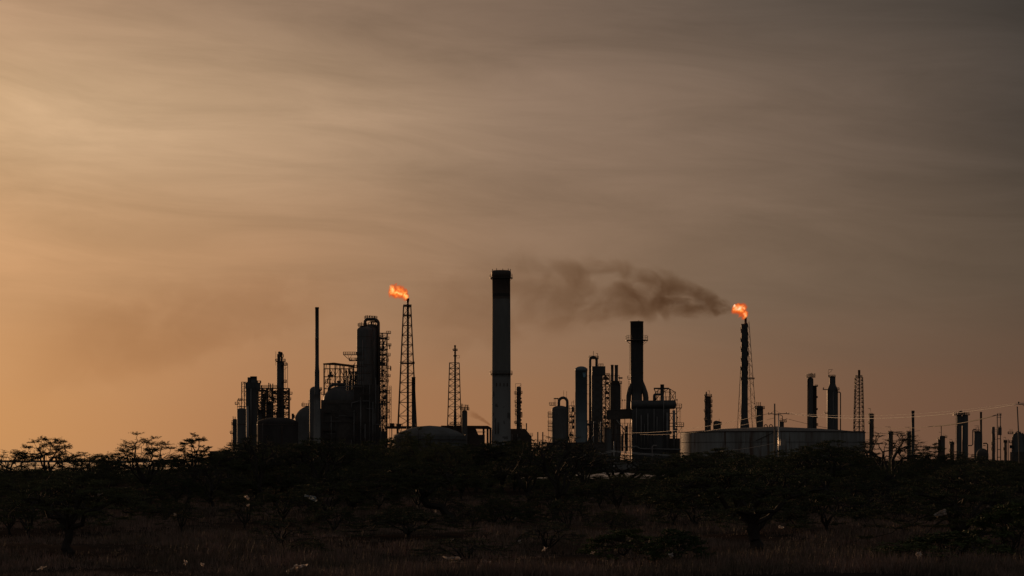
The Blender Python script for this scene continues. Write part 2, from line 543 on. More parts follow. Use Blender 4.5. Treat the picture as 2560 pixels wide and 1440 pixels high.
# ------------------------------------------------------------------ left shore
T = Thing('pipe_bridge', 'long low pipe bridge on piers across the water at the left edge', 'pipe bridge', 250, 1120)
T.mb().box(-160, 560, 1153, 1156, -4, 4).build('bridge_deck', M['conc'])
for i, d in enumerate((-2.6, -0.6, 1.4)):
    pipe(T, [(-160, d, 1151.6), (560, d, 1151.6)], 0.9 + 0.1 * i, 'steel')
for x in range(-150, 561, 34):
    T.mb().box(x - 1.2, x + 1.2, 1156, T.by + 1, -3, 3).build('pier', M['conc'])
for px, h, lab in ((30, 1138, 'thin bare post on the pipe bridge at the far left edge'), (108, 1127, 'taller of two close thin posts on the pipe bridge under the left sparse tree'),
                   (116, 1132, 'shorter of two close thin posts on the pipe bridge under the left sparse tree'), (270, 1128, 'thin post on the pipe bridge left of the broad feathery tree'),
                   (476, 1125, 'thin post on the pipe bridge behind the forked narrow tree'), (501, 1131, 'thin post on the pipe bridge nearest the low flat blockhouse')):
    T = Thing('light_post', lab, 'post', px, 1122, 'posts on the pipe bridge')
    T.root.location.z = 0
    T.mb().bar((px, 0, h), (px, 0, 1153), 1.0).bar((px - 1.6, 0, h + 0.5), (px + 1.6, 0, h + 0.5), 0.8).build('post', M['steel'])
T = Thing('blockhouse', 'low flat-roofed blockhouse at the left foot of the plant', 'building', 562, 1080)
T.mb().box(525, 600, 1129, T.by, -8, 8).build('wall', M['brick'])
r_ = T.mb().box(523.5, 601.5, 1127.6, 1129.2, -9, 9).build('roof', M['brick'])
T.mb().cyl(590, 1118, 1127.6, 1.2).build('vent_pipe', M['steel'], r_, True)
T.mb().box(551, 556, 1138, 1160, -8.4, -7.9).build('door', M['steel'])
for x in (535, 568, 584):
    T.mb().box(x, x + 7, 1136, 1142, -8.4, -7.9).build('window', M['rubber'])

# ------------------------------------------------------------------ left process cluster
T = tower('vertical_drum', 'slim dark drum with tiny side walkways at the left end of the plant', 'vessel', 587, 1240, 5.6, 1047,
          [(1061, 60, 300, 3), (1083, 120, 260, 7), (1105, 100, 250, 3), (1119, 110, 240, 4), (1135, 120, 250, 3)], (580.5, 1050, 1140))
vents(T, (583, 588), 1041, 1048)
T = tower('vertical_vessel', 'squat grey vessel with a sunlit left edge left of the square furnace tower', 'vessel', 604, 1195, 11.5, 1020, head=5, m='vessel')
T.mb().lathe(604, [(11.9, 1060), (11.9, 1062)]).build('stiffening_ring', M['steel'], None, True)
T = Thing('access_tower', 'open lattice stair tower standing on the squat vessel left of the furnace tower', 'steel tower', 606, 1215)
frame(T, [604, 611, 618], [-4, 4], [955, 966, 978, 990, 1000], 1.1, 0.9, 0.5, seed=3)
for x in (594, 600):
    T.mb().bar((x, -4, 1000), (x, -4, T.by), 1.2).build('column', M['steel'])
T.mb().bar((594, -4, 1000), (618, -4, 1000), 2).bar((594, -4, 1017), (618, -4, 1017), 2.4).bar((594, -4, 1000), (602, -4, 1017), .8).bar((602, -4, 1017), (610, -4, 1000), .8).bar((610, -4, 1000), (618, -4, 1017), .8).build('truss', M['steel'])
deck(T, 588, 596, 1010, -5, 3, 5)
deck(T, 596, 606, 1000, -5, 3, 4)
T = Thing('furnace_tower', 'square-shouldered dark furnace tower with a stub chimney and pale downpipe', 'tower', 633, 1175)
T.mb().box(616, 643, 968, T.by, -12, 12).build('body', M['dark_vessel'])
T.mb().box(615, 650, 957, 972, -14, 13).build('upper_housing', M['dark_vessel'])
T.mb().add([(643, -13.5, 972), (650, -13.5, 972), (643, -13.5, 984), (643, 12, 972), (650, 12, 972), (643, 12, 984)], [(0, 1, 2), (3, 5, 4), (1, 4, 5, 2), (0, 3, 4, 1), (0, 2, 5, 3)]).build('hopper', M['dark_vessel'])
T.mb().cyl(634, 941, 957, 8.5, 8.8).build('stub_chimney', M['dark_vessel'], None, True)
T.mb().box(619.5, 626, 943.5, 957, -6, 4).build('vent_box', M['dark_vessel'])
deck(T, 643.5, 652, 956.8, -14, 8, 5)
pipe(T, [(620.5, -15, 1016), (620.5, -15, T.by)], 3.2, 'pale_pipe', 10, 'downpipe')
pipe(T, [(629, -14, 972), (629, -14, 1100)], 1.6, 'pipe')
T = Thing('process_framework', 'open steel frame packed with small plant right of the furnace tower', 'steel frame', 684, 1225)
frame(T, [644, 655, 668, 681, 697, 707, 722.5], [-16, 0, 16], [971, 978, 985, 992, 999, 1006, 1014, 1022, 1030, 1037, 1045], 2.1, 1.8, 0.95, seed=5, clutter=95, ybot=T.by, fine=0.0)
deck(T, 654, 694, 969.5, -16, 10, 6)
deck(T, 708, 731, 985, -10, -2, 5, sides='rfb')
deck(T, 712, 728, 999, -10, -2, 5, sides='rfb')
for x in (672, 676, 682):
    T.mb().cyl(x, 957 + (x % 3) * 2, 969, 1.3, n=8).build('vent_pipe', M['steel'], None, True)
T.mb().cyl(652, 1024, 1058, 6.5, d=-12).build('drum', M['dark_vessel'], None, True)
T.mb().cyl(674, 1003, 1050, 5, d=-4).build('drum', M['dark_vessel'], None, True)
T.mb().cyl(662, 986, 1048, 3.4, d=-10).build('drum', M['dark_vessel'], None, True)
T.mb().cyl(709, 1000, 1050, 2.6, d=-8).build('drum', M['dark_vessel'], None, True)
T = tower('stripper_column', 'dark column with bent overhead pipes rising through the packed steel frame', 'column', 701, 1227, 9.2, 904,
          [(903, 0, 360, 4), (912, -70, 70, 8), (955, -60, 60, 7)], None, 2)
for x, y in ((695, 885), (699, 879), (704, 880)):
    T.mb().cyl(x, y, 905, 2.2, n=10).build('overhead_pipe', M['steel'], None, True)
T.mb().dome(698.6, 880.5, 3.6, 2, 893).build('knockout_pot', M['steel'], None, True)
pipe(T, [(700, 0, 882), (705, 0, 883), (708, 0, 886), (708.5, 0, 892), (706, 0, 896), (705, 0, 905)], 1.1, 'steel')
T.mb().bar((690, -4, 879), (690, -4, 914), 1).bar((719.5, -4, 909), (719.5, -4, 971), 1.3).bar((711, -4, 925), (719.5, -4, 917), .8).bar((711, -4, 909), (719.5, -4, 909), 1).build('service_frame', M['steel'])
ladder(T, 714, 912, 968, -6)
M['dark_drum'] = mat('tarry_drum_paint', (0.055, 0.045, 0.04), 0.85, 0, 0.35, 0.12, spec=0.1, stretch=(1, 1, 0.3))
T = Thing('storage_drum', 'wide dark drum with a shallow domed roof under the packed steel frame', 'tank', 694, 1130)
T.mb().lathe(694, [(0.01, 1043.5), (18, 1044.5), (36, 1047.5), (50, 1053), (51.5, 1056), (51.5, T.by)], 0, 40).build('shell', M['dark_drum'], None, True)
T.mb().lathe(694, [(52.2, 1061), (52.2, 1063)], 0, 40).build('wind_girder', M['steel'], None, True)
pipe(T, [(662, -44, 1060), (662, -52, 1064), (662, -53, 1150)], 1.3, 'steel')
pipe(T, [(710, -51, 1066), (710, -54, 1070), (710, -54, 1150)], 1.1, 'rust')
T = Thing('domed_vessel', 'dome-topped vessel with a roof walkway between the storage drum and thin stack', 'vessel', 778, 1165)
T.mb().dome(778, 1052, 41, 38, T.by, 0, 36).build('shell', M['vessel'], None, True)
deck(T, 755, 772, 1014.5, -10, 2, 6)
deck(T, 736, 748, 1043, -10, 2, 5)
T.mb().bar((757, -5, 1005), (757, -5, 1014), .8).bar((760, -5, 1004), (760, -5, 1014), .7).build('mast', M['steel'])
T.mb().cyl(732, 1034, 1048, 3).build('stub_pipe', M['steel'], None, True)
pipe(T, [(741, -6, 1040), (748, -6, 1028), (752, -6, 1028)], .8, 'steel')
T = tower('rounded_vessel', 'tall round-headed vessel with a bright sunlit left edge behind the thin stack', 'vessel', 787.5, 1135, 14, 966, [(974, -60, 60, 4)], (772, 1000, 1100), 12, 'vessel')
T = Thing('thin_stack', 'tall thin bare stack with a pale concrete foot at the left of the reactor', 'stack', 792.5, 1095)
T.mb().lathe(792.5, [(4.9, 768), (5.1, 772), (4.6, 772.2), (4.7, 845), (4.9, 845.2), (4.9, 848), (4.7, 848.2), (4.9, 914), (5.1, 914.2), (5.2, 920), (6.1, 928), (6.1, 940), (6.4, 988)], 0, 20).build('shaft', M['dark_vessel'], None, True)
T.mb().lathe(792.5, [(6.6, 986), (7.4, 1008), (9, T.by)], 0, 20).build('concrete_foot', M['conc'], None, True)
deck(T, 799, 803, 976, -3, 3, 5)

# ------------------------------------------------------------------ reactor
T = Thing('reactor_vessel', 'broad tallest reactor vessel with a dished head and projecting left walkway', 'vessel', 911, 1205)
T.mb().dome(911, 828, 19.5, 13, T.by, 0, 30).build('shell', M['vessel'], None, True)
platform(T, 906, 814.5, 12, 6, rail=6)
vents(T, (900, 904), 806, 816, 0.8)
platform(T, 911, 886, 21.5, 19.2, 90, 270)
deck(T, 858.5, 892, 886, -7, 5, 6)
T.mb().bar((860, -7, 887.5), (874, -7, 900), 1.6).bar((874, -7, 900), (892, -7, 902), 1.6).bar((870, -7, 887), (874, -7, 900), 1.0).bar((880, -7, 887), (874, -7, 900), 1.0).build('bracket', M['steel'])
deck(T, 873, 892, 901, -7, 5, 6)
for y in (842, 870, 912):
    T.mb().lathe(911, [(19.9, y), (19.9, y + 1.2)], 0, 30).build('stiffening_ring', M['steel'], None, True)
for x, y in ((903, 905), (908, 850), (898, 915)):
    pipe(T, [(x, -21.5, y), (x, -21.5, T.by)], 0.9, 'pipe')
T = Thing('fractionator', 'dark column beside the reactor with a crown walkway and huge overhead pipe', 'column', 928, 1222)
T.mb().dome(928, 818, 17.5, 8, T.by, 0, 28).build('shell', M['dark_vessel'], None, True)
pipe(T, [(913, -8, 815), (913, -8, 806)] + arc(920, 806, 7, 180, 90, 5, -8)[1:] + [(936, -8, 799)] + arc(936, 809.5, 10.5, 90, 0, 6, -8)[1:] + [(946.5, -8, 1060)], 3.8, 'dark_vessel', 12, 'overhead_pipe')
platform(T, 927, 797, 16.5, 4, rail=6.5)
vents(T, (915, 919, 923, 925, 929, 931, 935, 937), 789, 797, 0.9)
for x in (924, 930, 934, 938):
    pipe(T, [(x, -18.5, 818 + (x % 4) * 2), (x, -18.5, 1100)], 0.9, 'pipe')
T.mb().box(926, 944, 803, 806, -6, 6).box(927, 931, 806, 822, -4, 4).build('valve_block', M['steel'])
for x in (921, 934, 939.5):
    pipe(T, [(x, -5, 822), (x, -5, 808), (x + 4, -5, 805)], 1.0, 'steel', 6)
platform(T, 933, 816, 15, 6, rail=4, d=-2)
T = Thing('stair_structure', 'tall crowded steel structure of many floors right of the reactor', 'steel frame', 957, 1210)
ysr = [833, 848, 861, 876, 889, 901, 914, 928, 940, 954, 967, 982, 998, 1013, 1030, 1048, 1064, 1082, 1100, 1120]
frame(T, [947.5, 957, 967.5], [-10, 10], ysr, 1.7, 1.4, 0.8, seed=9, clutter=70)
for i, (y, xr) in enumerate(((833, 977), (848, 973), (864, 978), (889, 976), (902, 972), (921, 977), (941, 976), (954, 972), (982, 974), (1006, 975), (1030, 973), (1044, 974))):
    deck(T, 966, xr, y, -8, 2, 6 if i % 2 else 5, sides='rfb')
ladder(T, 971, 890, 1040, -9)
for i, x in enumerate((951, 954, 961, 964)):
    pipe(T, [(x, -12, 850 + 21 * i), (x, -12, 1150)], 0.8, 'steel')
T.mb().cyl(974.5, 862, 873, 1.3, d=-4).build('drum', M['steel'], None, True)
T.mb().cyl(977, 916, 927, 1.5, d=-4).build('drum', M['steel'], None, True)
T = Thing('ladder_mast', 'slim ladder mast with rungs right of the crowded stair structure', 'mast', 976, 1188)
frame(T, [974.2, 978.2], [-2, 2], [965 + 4 * i for i in range(24)], 0.8, 0.6, 0.2, seed=2, ybot=T.by)
for y in (976, 1005, 1024):
    T.mb().bar((968, 0, y), (975, 0, y), 1).build('tie', M['steel'])
T = Thing('roofed_framework', 'open roofed steel frame with a sagging roof line left of the reactor', 'steel frame', 846, 1240)
frame(T, [810.5, 824.5, 838, 850, 860, 873, 884], [-14, 14], [922, 942, 958, 972], 1.7, 1.4, 0.5, seed=14, clutter=22)
rf = T.mb()
rf.add([(809, -15, 909), (836, -15, 907), (886, -15, 913.5), (809, 15, 909), (836, 15, 907), (886, 15, 913.5),
        (809, -15, 911.5), (836, -15, 912.5), (886, -15, 918), (809, 15, 911.5), (836, 15, 912.5), (886, 15, 918)],
       [(0, 1, 4, 3), (1, 2, 5, 4), (6, 9, 10, 7), (7, 10, 11, 8), (0, 6, 7, 1), (1, 7, 8, 2), (3, 4, 10, 9), (4, 5, 11, 10), (0, 3, 9, 6), (2, 8, 11, 5)])
rf.build('roof', M['rust'])
for x in (810.5, 824.5, 838, 850, 860, 873, 884):
    T.mb().bar((x, -14, 911), (x, -14, 923), 1.7).bar((x, 14, 911), (x, 14, 923), 1.7).build('column', M['steel'])
br = T.mb()
for x, x2 in ((812, 822), (838, 848), (852, 862), (874, 884)):
    br.bar(((x + x2) / 2, -14, 912), (x, -14, 941), .9).bar(((x + x2) / 2, -14, 912), (x2, -14, 941), .9)
br.build('bracing', M['steel'])
T.mb().cyl(866, 926, 970, 2.2, d=-6, n=10).build('vent_pipe', M['steel'], None, True)
T = Thing('regenerator', 'great dome-headed regenerator vessel with an arched pipe left of the reactor', 'vessel', 851, 1195)
T.mb().dome(851, 1002, 43.5, 37, T.by, 0, 40).build('shell', M['dark_vessel'], None, True)
pipe(T, [(823, -10, 1000), (823, -10, 975)] + arc(836, 975, 13, 180, 90, 6, -10)[1:] + [(893, -10, 962)], 3.6, 'dark_vessel', 12, 'overhead_pipe')
pipe(T, [(870, -12, 962), (870, -12, 985)], 2.4, 'dark_vessel', 10)
pipe(T, [(884, -12, 962), (884, -12, 1010)], 2.4, 'dark_vessel', 10)
platform(T, 851, 1007, 46, 43.3, 100, 260, rail=5)
deck(T, 803, 812, 985, -6, 2, 5)
T = Thing('reactor_structure', 'massive dark steel support structure with pale pipes below the reactor', 'steel frame', 885, 1160)
T.mb().box(803, 946, 1000, T.by, -6, 20).build('cladding', M['brick'])
T.mb().box(886, 946, 962, 1000, -4, 14).build('cladding', M['brick'])
T.mb().box(946, 966, 1078, T.by, -4, 14).build('cladding', M['brick'])
fr = T.mb()
for x in (808, 842, 886, 917, 944, 966):
    fr.bar((x, -9, 975 if x > 880 else 1008), (x, -9, T.by), 1.8)
for y in (1008, 1055, 1095, 1130):
    fr.bar((806, -9, y), (966, -9, y), 1.6)
for x, x2, a, b in ((842, 886, 1008, 1055), (886, 842, 1055, 1130), (886, 917, 1055, 1130), (917, 886, 1095, 1130), (917, 944, 1008, 1055), (944, 917, 975, 1008)):
    fr.bar((x, -9, a), (x2, -9, b), 1.2)
fr.build('framework', M['steel'])
for x, y0, y1, r in ((902.5, 992, 1140, 1.9), (913.5, 1060, 1150, 1.4), (886, 1025, 1150, 1.2), (933, 1005, 1150, 1.3), (925, 962, 1150, 1.0), (940, 945, 1150, 0.9), (909, 950, 1010, 0.9), (953, 1010, 1150, 1.1), (829, 1040, 1150, 1.1)):
    pipe(T, [(x, -13, y0), (x, -13, y1)], r, 'pipe')
pipe(T, [(880, -12, 1025), (880, -12, 1008), (898, -12, 1003), (924, -12, 1003), (924, -12, 1012)], 1.5, 'pipe')
pipe(T, [(846, -12, 966.5), (905, -12, 966.5), (905, -12, 972)], 1.2, 'pipe')
pipe(T, [(916, -12, 1022), (936, -12, 1022), (936, -12, 1110)], 1.5, 'pipe')
deck(T, 806, 842, 1075, -14, -6, 5, sides='f')

for i, (x, y, r) in enumerate(((868, 940, 2.2), (877, 936, 2.8), (882, 950, 2.2), (889, 930, 2.6), (872, 952, 1.8))):
    T.mb().dome(x, y, r, r * .7, 975, -2 + i, 12).build('drum', M['steel'], None, True)
sf = T.mb()
for a, b in (((876, -5, 962), (888, -5, 906)), ((892, -5, 930), (884, -5, 962)), ((880, -5, 930), (892, -5, 945)), ((884, -5, 914), (892, -5, 914)), ((878, -5, 942), (892, -5, 942)), ((893, -5, 905), (893, -5, 965))):
    sf.bar(a, b, 1.8)
sf.build('service_frame', M['steel'])
for y in (918, 932, 946):
    deck(T, 876, 892, y, -8, 2, 4, sides='lf')
rr_ = random.Random(17)
for i in range(26):
    x, y = rr_.uniform(806, 944), rr_.uniform(1000, 1110)
    if rr_.random() < 0.5:
        pipe(T, [(x, -15, y), (x, -15, y + rr_.uniform(15, 60))], rr_.uniform(0.5, 1.0), rr_.choice(('pipe', 'steel', 'rust')), 6)
    else:
        pipe(T, [(x, -14.5, y), (x + rr_.uniform(8, 30), -14.5, y)], rr_.uniform(0.5, 0.9), rr_.choice(('pipe', 'steel', 'rust')), 6)
for x, y in ((812, 1030), (866, 1040), (896, 1070), (930, 1090), (818, 1095)):
    deck(T, x, x + 16, y, -15, -8, 4.5, sides='f')
for i, y in enumerate((900, 916, 934, 950, 968, 986)):
    deck(T, 890 + (i % 2) * 4, 912 + (i % 3) * 8, y, -24, -16, 4.5, sides='lf')
for x, a, b in ((897, 890, 1000), (907, 905, 1010), (919, 840, 990), (931, 850, 1000)):
    T.mb().bar((x, -25, a), (x, -25, b), 1.2).build('riser', M['steel'])
# ------------------------------------------------------------------ left flare and masts
T = Thing('flare_tower', 'tall latticed flare tower with a burning tip right of the reactor', 'flare tower', 1018, 1200)
lv = [764, 789, 814, 838, 862, 885, 908, 933, 957, 981, 1006, 1040, 1066]
lattice(T, 1018, 764, T.by, 18, 55, lv + [T.by], 4, 1.5, 0.95)
T.mb().lathe(1019.5, [(3.9, 746), (3.9, 750), (2.6, 756), (2.6, 762), (3.0, 764), (3.0, T.by)], 0, 14).build('riser', M['steel'], None, True)
platform(T, 1018.5, 765, 10.5, 3, rail=3.5)
platform(T, 1018.5, 789, 10, 3, rail=2.5)
platform(T, 1018, 908, 19, 3, rail=3.5)
T = Thing('short_stack', 'short plain stack standing inside the foot of the left flare tower', 'stack', 1033.8, 1190)
T.mb().lathe(1033.8, [(4.6, 943), (4.7, 1062), (5.2, T.by)], 0, 18).build('shaft', M['dark_vessel'], None, True)
T.mb().lathe(1033.8, [(5, 942.5), (5, 945)], 0, 18).build('rim', M['steel'], None, True)
T = Thing('pipe_rack', 'long elevated pipe rack between the reactor and the great chimney', 'pipe rack', 1040, 1250)
T.mb().box(962, 1108, 1066, 1072, -8, 8).build('pipe_bank', M['steel'])
for x in range(968, 1108, 12):
    T.mb().bar((x, 0, 1072), (x, 0, T.by), 1.6).build('post', M['steel'])
T.mb().box(975, 985, 1058, 1066, -4, 4).build('cabinet', M['steel'])
T.mb().box(992, 1003, 1060, 1066, -4, 4).build('cabinet', M['steel'])
deck(T, 966, 1006, 1065.5, -8, 8, 6, sides='fb')
T = Thing('domed_tank', 'white storage tank with a shallow domed roof in front of the flare tower', 'storage tank', 1074, 905)
T.mb().lathe(1074, [(0.01, 1064), (22, 1065.5), (48, 1070.5), (70, 1078.5), (90.5, 1090)], 0, 64, False).build('roof', M['tank'], None, True)
T.mb().lathe(1074, [(90.5, 1090), (90.8, T.by)], 0, 64, False).build('shell', M['tank'], None, True)
T.mb().lathe(1074, [(92.3, 1098.5), (93.2, 1098.5), (93.2, 1100.3), (92.3, 1100.3), (92.3, 1098.5)], 0, 64, False).build('wind_girder', M['steel'], None, True)
rl = T.mb()
for i in range(64):
    a = 2 * math.pi * i / 64
    rl.bar((1074 + 90.6 * math.cos(a), 90.6 * math.sin(a), 1090), (1074 + 90.6 * math.cos(a), 90.6 * math.sin(a), 1085.5), 0.45)
for h in (1085.7, 1087.8):
    rl.tube([(1074 + 90.6 * math.cos(2 * math.pi * i / 64), 90.6 * math.sin(2 * math.pi * i / 64), h) for i in range(65)], 0.25, 4)
rl.build('railing', M['steel'])
T.mb().tube([(1074 + 92.4 * math.cos(R(a)), -92.4 * math.sin(R(a)), 1091 + (a - 40) * 1.15) for a in range(40, 116, 5)], 0.9, 4).build('stairway', M['steel'])
T = Thing('latticed_mast', 'small latticed flare mast with a plain tip left of the great chimney', 'flare tower', 1136, 1230)
lattice(T, 1136, 907, T.by, 24, 41, [907, 921, 935, 949, 965, 981, 998, 1017, 1040, 1064, T.by], 4, 1.2, 0.8)
T.mb().lathe(1137.5, [(2.4, 863), (2.4, 868), (2.0, 869), (2.6, 880), (2.7, 1020), (3.8, 1040), (4.2, T.by)], 0, 12).build('riser', M['steel'], None, True)
platform(T, 1137.5, 875.5, 6.5, 2, rail=3.5)
platform(T, 1137.5, 889.5, 5, 2, rail=1)
T.mb().bar((1140, -2, 889), (1149, -2, 889), .8).bar((1140, -2, 895), (1149, -2, 895), .8).bar((1149, -2, 889), (1149, -2, 895), .8).build('box_frame', M['steel'])
deck(T, 1125, 1151, 1060, -8, 8, 5)
T = tower('stabiliser_column', 'stubby column with a collar walkway beside the small latticed mast', 'column', 1161.5, 1215, 6.8, 1026,
          [(1024, 0, 360, 5), (1018, 20, 160, 4)], (1153, 1008, 1060), 3, 'vessel')
hook(T, 1155, 1024, 14, -3)
pipe(T, [(1161, -3, 1024), (1164, -3, 1012), (1169, -3, 1014), (1169, -3, 1024)], 1.1, 'steel')
T = Thing('pump_shelter', 'long low dark pump shelter at the left foot of the great chimney', 'shelter', 1165, 1240)
T.mb().add([(1103, -10, 1064), (1220, -10, 1064.5), (1229, -10, 1070), (1103, 10, 1064), (1220, 10, 1064.5), (1229, 10, 1070), (1103, -10, 1071), (1229, -10, 1073), (1103, 10, 1071), (1229, 10, 1073)],
           [(0, 1, 4, 3), (1, 2, 5, 4), (6, 8, 9, 7), (0, 6, 7, 2, 1), (3, 4, 5, 9, 8), (0, 3, 8, 6), (2, 7, 9, 5)]).build('roof', M['rust'])
T.mb().box(1103, 1189, 1071, T.by, -8, 8).build('wall', M['brick'])
T.mb().add([(1189, -8, 1071), (1196, -8, 1087), (1189, -8, 1087), (1189, 8, 1071), (1196, 8, 1087), (1189, 8, 1087)], [(0, 1, 2), (3, 5, 4), (0, 3, 4, 1), (0, 2, 5, 3), (1, 4, 5, 2)]).build('gusset', M['brick'])
T.mb().box(1189, 1212, 1087, T.by, -8, 8).build('plinth', M['brick'])
for x in (1209, 1219, 1226):
    T.mb().box(x - 2.5, x + 2.5, 1072, T.by, -4, 4).build('post', M['steel'])
pipe(T, [(1188, -9, 1080), (1214, -9, 1080)], .9, 'pipe')

# ------------------------------------------------------------------ great chimney
def chimney_mat():
    m = mat('chimney_paint', (0.17, 0.157, 0.138), 0.75, 0, 0.25, 0.1, stretch=(1, 1, 0.2))
    t = m.node_tree
    b = t.nodes['Principled BSDF']
    base = b.inputs['Base Color'].links[0].from_socket
    g_ = N(t, 'ShaderNodeTexCoord')
    sp = N(t, 'ShaderNodeSeparateXYZ')
    t.links.new(g_.outputs['Object'], sp.inputs[0])
    z = sp.outputs[2]
    n1 = noise_(t, g_.outputs['Object'], 0.22, 3, 0.5)
    flake = smooth_(t, n1, 0.60, 0.63)
    low = math_(t, 'LESS_THAN', z, 45.0)
    col = mix_(t, low, base, mix_(t, flake, (0.175, 0.163, 0.148), (0.075, 0.067, 0.06)))
    zz = math_(t, 'MULTIPLY_ADD', n1, 1.2, z)
    band = math_(t, 'GREATER_THAN', zz, 84.5)
    col = mix_(t, band, col, (0.10, 0.075, 0.06))
    for a, b_ in ((85.0, 86.6), (93.5, 97.0)):
        k_ = math_(t, 'MULTIPLY', math_(t, 'GREATER_THAN', z, a), math_(t, 'LESS_THAN', z, b_))
        col = mix_(t, k_, col, (0.05, 0.04, 0.035))
    t.links.new(col, b.inputs['Base Color'])
    return m
M['chimney'] = chimney_mat()
T = Thing('great_chimney', 'great thick chimney with two ring walkways and flaking pale lower paint', 'chimney', 1253, 1200)
T.mb().lathe(1253, [(22.6, 694), (22.9, 760), (23.6, 932), (24.2, T.by)], 0, 48).build('shaft', M['chimney'], None, True)
T.mb().lathe(1253, [(20.5, 676.5), (23.6, 677.5), (24.6, 682), (24.6, 690), (23.2, 695), (20.5, 695)], 0, 48).build('crown', M['steel'], None, True)
platform(T, 1253, 694, 28.8, 22.5, rail=8, thick=2, brk=True)
platform(T, 1253, 934, 28.6, 23.4, rail=6.5, thick=2, brk=True)
for a in range(0, 360, 40):
    T.mb().cyl(1253 + 23 * math.cos(R(a)), 672.5 + (a % 80) / 40, 680, 0.8, d=23 * math.sin(R(a)), n=6).build('lightning_rod', M['steel'], None, True)
for x in (1239, 1245.5):
    pipe(T, [(x, -25.5, 1055), (x, -25.5, 1085)], 1.1, 'steel')
for i, x in enumerate((1241.5, 1250.5, 1260, 1268.5)):
    T.mb().box(x - 1.2, x + 1.2, 958, 966, -24.9 + abs(x - 1253) ** 2 / 50, -21 + abs(x - 1253) ** 2 / 50).build('port_cover', M['steel'])
T = tower('frame_topped_column', 'slim column with an open frame top just right of the great chimney', 'column', 1296.5, 1230, 5.6, 966,
          [(984, 90, 270, 6), (983, -60, 60, 4), (1006, 90, 270, 5), (1007, -70, 70, 3), (1017, 110, 260, 4), (1028, 90, 270, 4), (1037, 90, 260, 4), (1036, -70, 60, 4), (1042, -70, 60, 4), (1058, 90, 260, 6)], (1289, 985, 1065), 3, 'steel')
T.mb().bar((1288.6, 0, 959), (1288.6, 0, 984), 1).bar((1302.2, 0, 959), (1302.2, 0, 984), 1.3).bar((1288.6, 0, 959.3), (1302.2, 0, 959.3), 1).bar((1290, 0, 974), (1302, 0, 962), .8).build('top_frame', M['steel'])
for i, y in enumerate(range(985, 1062, 9)):
    T.mb().box(1301, 1303 + (i * 7 % 3), y, y + 4, -2, 2).build('nozzle', M['steel'])
T = Thing('boiler_house', 'low dark boiler house with a sloping end right of the great chimney', 'building', 1300, 1215)
T.mb().add([(1270, -10, 1072), (1313, -10, 1072), (1329, -10, 1092), (1329, -10, T.by), (1270, -10, T.by), (1270, 10, 1072), (1313, 10, 1072), (1329, 10, 1092), (1329, 10, T.by), (1270, 10, T.by)],
           [(0, 4, 3, 2, 1), (5, 6, 7, 8, 9), (0, 1, 6, 5), (1, 2, 7, 6), (2, 3, 8, 7), (0, 5, 9, 4)]).build('wall', M['brick'])
for x, y in ((1303.5, 1062), (1316, 1058)):
    T.mb().cyl(x, y, 1076, 1.5, n=10).build('vent_pipe', M['steel'], None, True)
deck(T, 1322, 1332, 1089, -6, 6, 6)
for x in (1280, 1294):
    pipe(T, [(x, -12, 1085), (x, -12, T.by)], 1.2, 'pipe')
T.mb().cyl(1297, 1093, 1102, 4, d=-16).build('drum', M['tank'], None, True)
T = Thing('manifold', 'low tangle of pipes and valves left of the vessel with the looped pipe', 'pipework', 1350, 1180)
frame(T, [1334, 1344, 1354, 1364], [-5, 5], [1100, 1112, 1126], 1.1, 1, 0.4, seed=31, clutter=14)
for x in (1344.5, 1357):
    pipe(T, [(x, 0, 1080), (x, 0, T.by)], 1.6, 'steel')

# ------------------------------------------------------------------ middle cluster
T = Thing('looped_vessel', 'dome-headed vessel with a looped pipe over its top left of the blue cylinder', 'vessel', 1400, 1200)
T.mb().dome(1400, 1024, 21, 10, T.by, 0, 30).build('shell', M['vessel'], None, True)
pipe(T, [(1397, -4, 1020), (1397, -4, 1005)] + arc(1407.5, 1005, 10.5, 180, 0, 10, -4)[1:] + [(1418, -4, 1100)], 3.6, 'dark_vessel', 12, 'looped_pipe')
deck(T, 1373, 1390, 1012, -8, 8, 6)
deck(T, 1384, 1396, 996, -5, 5, 0.5)
for x in (1385, 1389, 1394):
    T.mb().bar((x, -5, 995), (x + 1, -5, 1014), 1).build('strut', M['steel'])
for x, y in ((1409, 976), (1416.5, 978)):
    T.mb().bar((x, 0, y), (x, 0, 998), .9).build('mast', M['steel'])
for y in (1034, 1042, 1057, 1066, 1076):
    deck(T, 1369.5, 1380, y, -8, 4, 5, sides='lf')
T.mb().bar((1371, -8, 1030), (1371, -8, T.by), 1).bar((1378, -8, 1030), (1378, -8, T.by), 1).build('service_frame', M['steel'])
T = Thing('pipe_stand', 'narrow open stand of pipes between the looped vessel and blue cylinder', 'steel frame', 1430, 1225)
frame(T, [1423, 1429.5, 1436], [-6, 6], [1014, 1030, 1044, 1058, 1072, 1090], 1.2, 1, 0.6, seed=17, clutter=26)
T.mb().bar((1429, 0, 1005), (1429, 0, 1014), 1).bar((1434, 0, 1000), (1434, 0, 1014), 1).bar((1429, 0, 1005), (1435, 0, 1005), 1).build('davit', M['steel'])
T = Thing('blue_cylinder', 'smooth blue-grey cylinder with a low domed head and a faint emblem', 'vessel', 1453, 1165)
T.mb().lathe(1453, [(0.01, 915.6), (6, 916.2), (10, 917.6), (13, 919.6), (14.6, 921.2), (15.8, 921.2), (15.8, 928), (15.1, 928.3), (15.2, T.by)], 0, 36).build('shell', M['blue'], None, True)
for y in (950, 976, 1005, 1026, 1050):
    T.mb().lathe(1453, [(15.7, y), (15.7, y + 0.9)], 0, 36).build('stiffening_ring', M['blue'], None, True)
ev = []
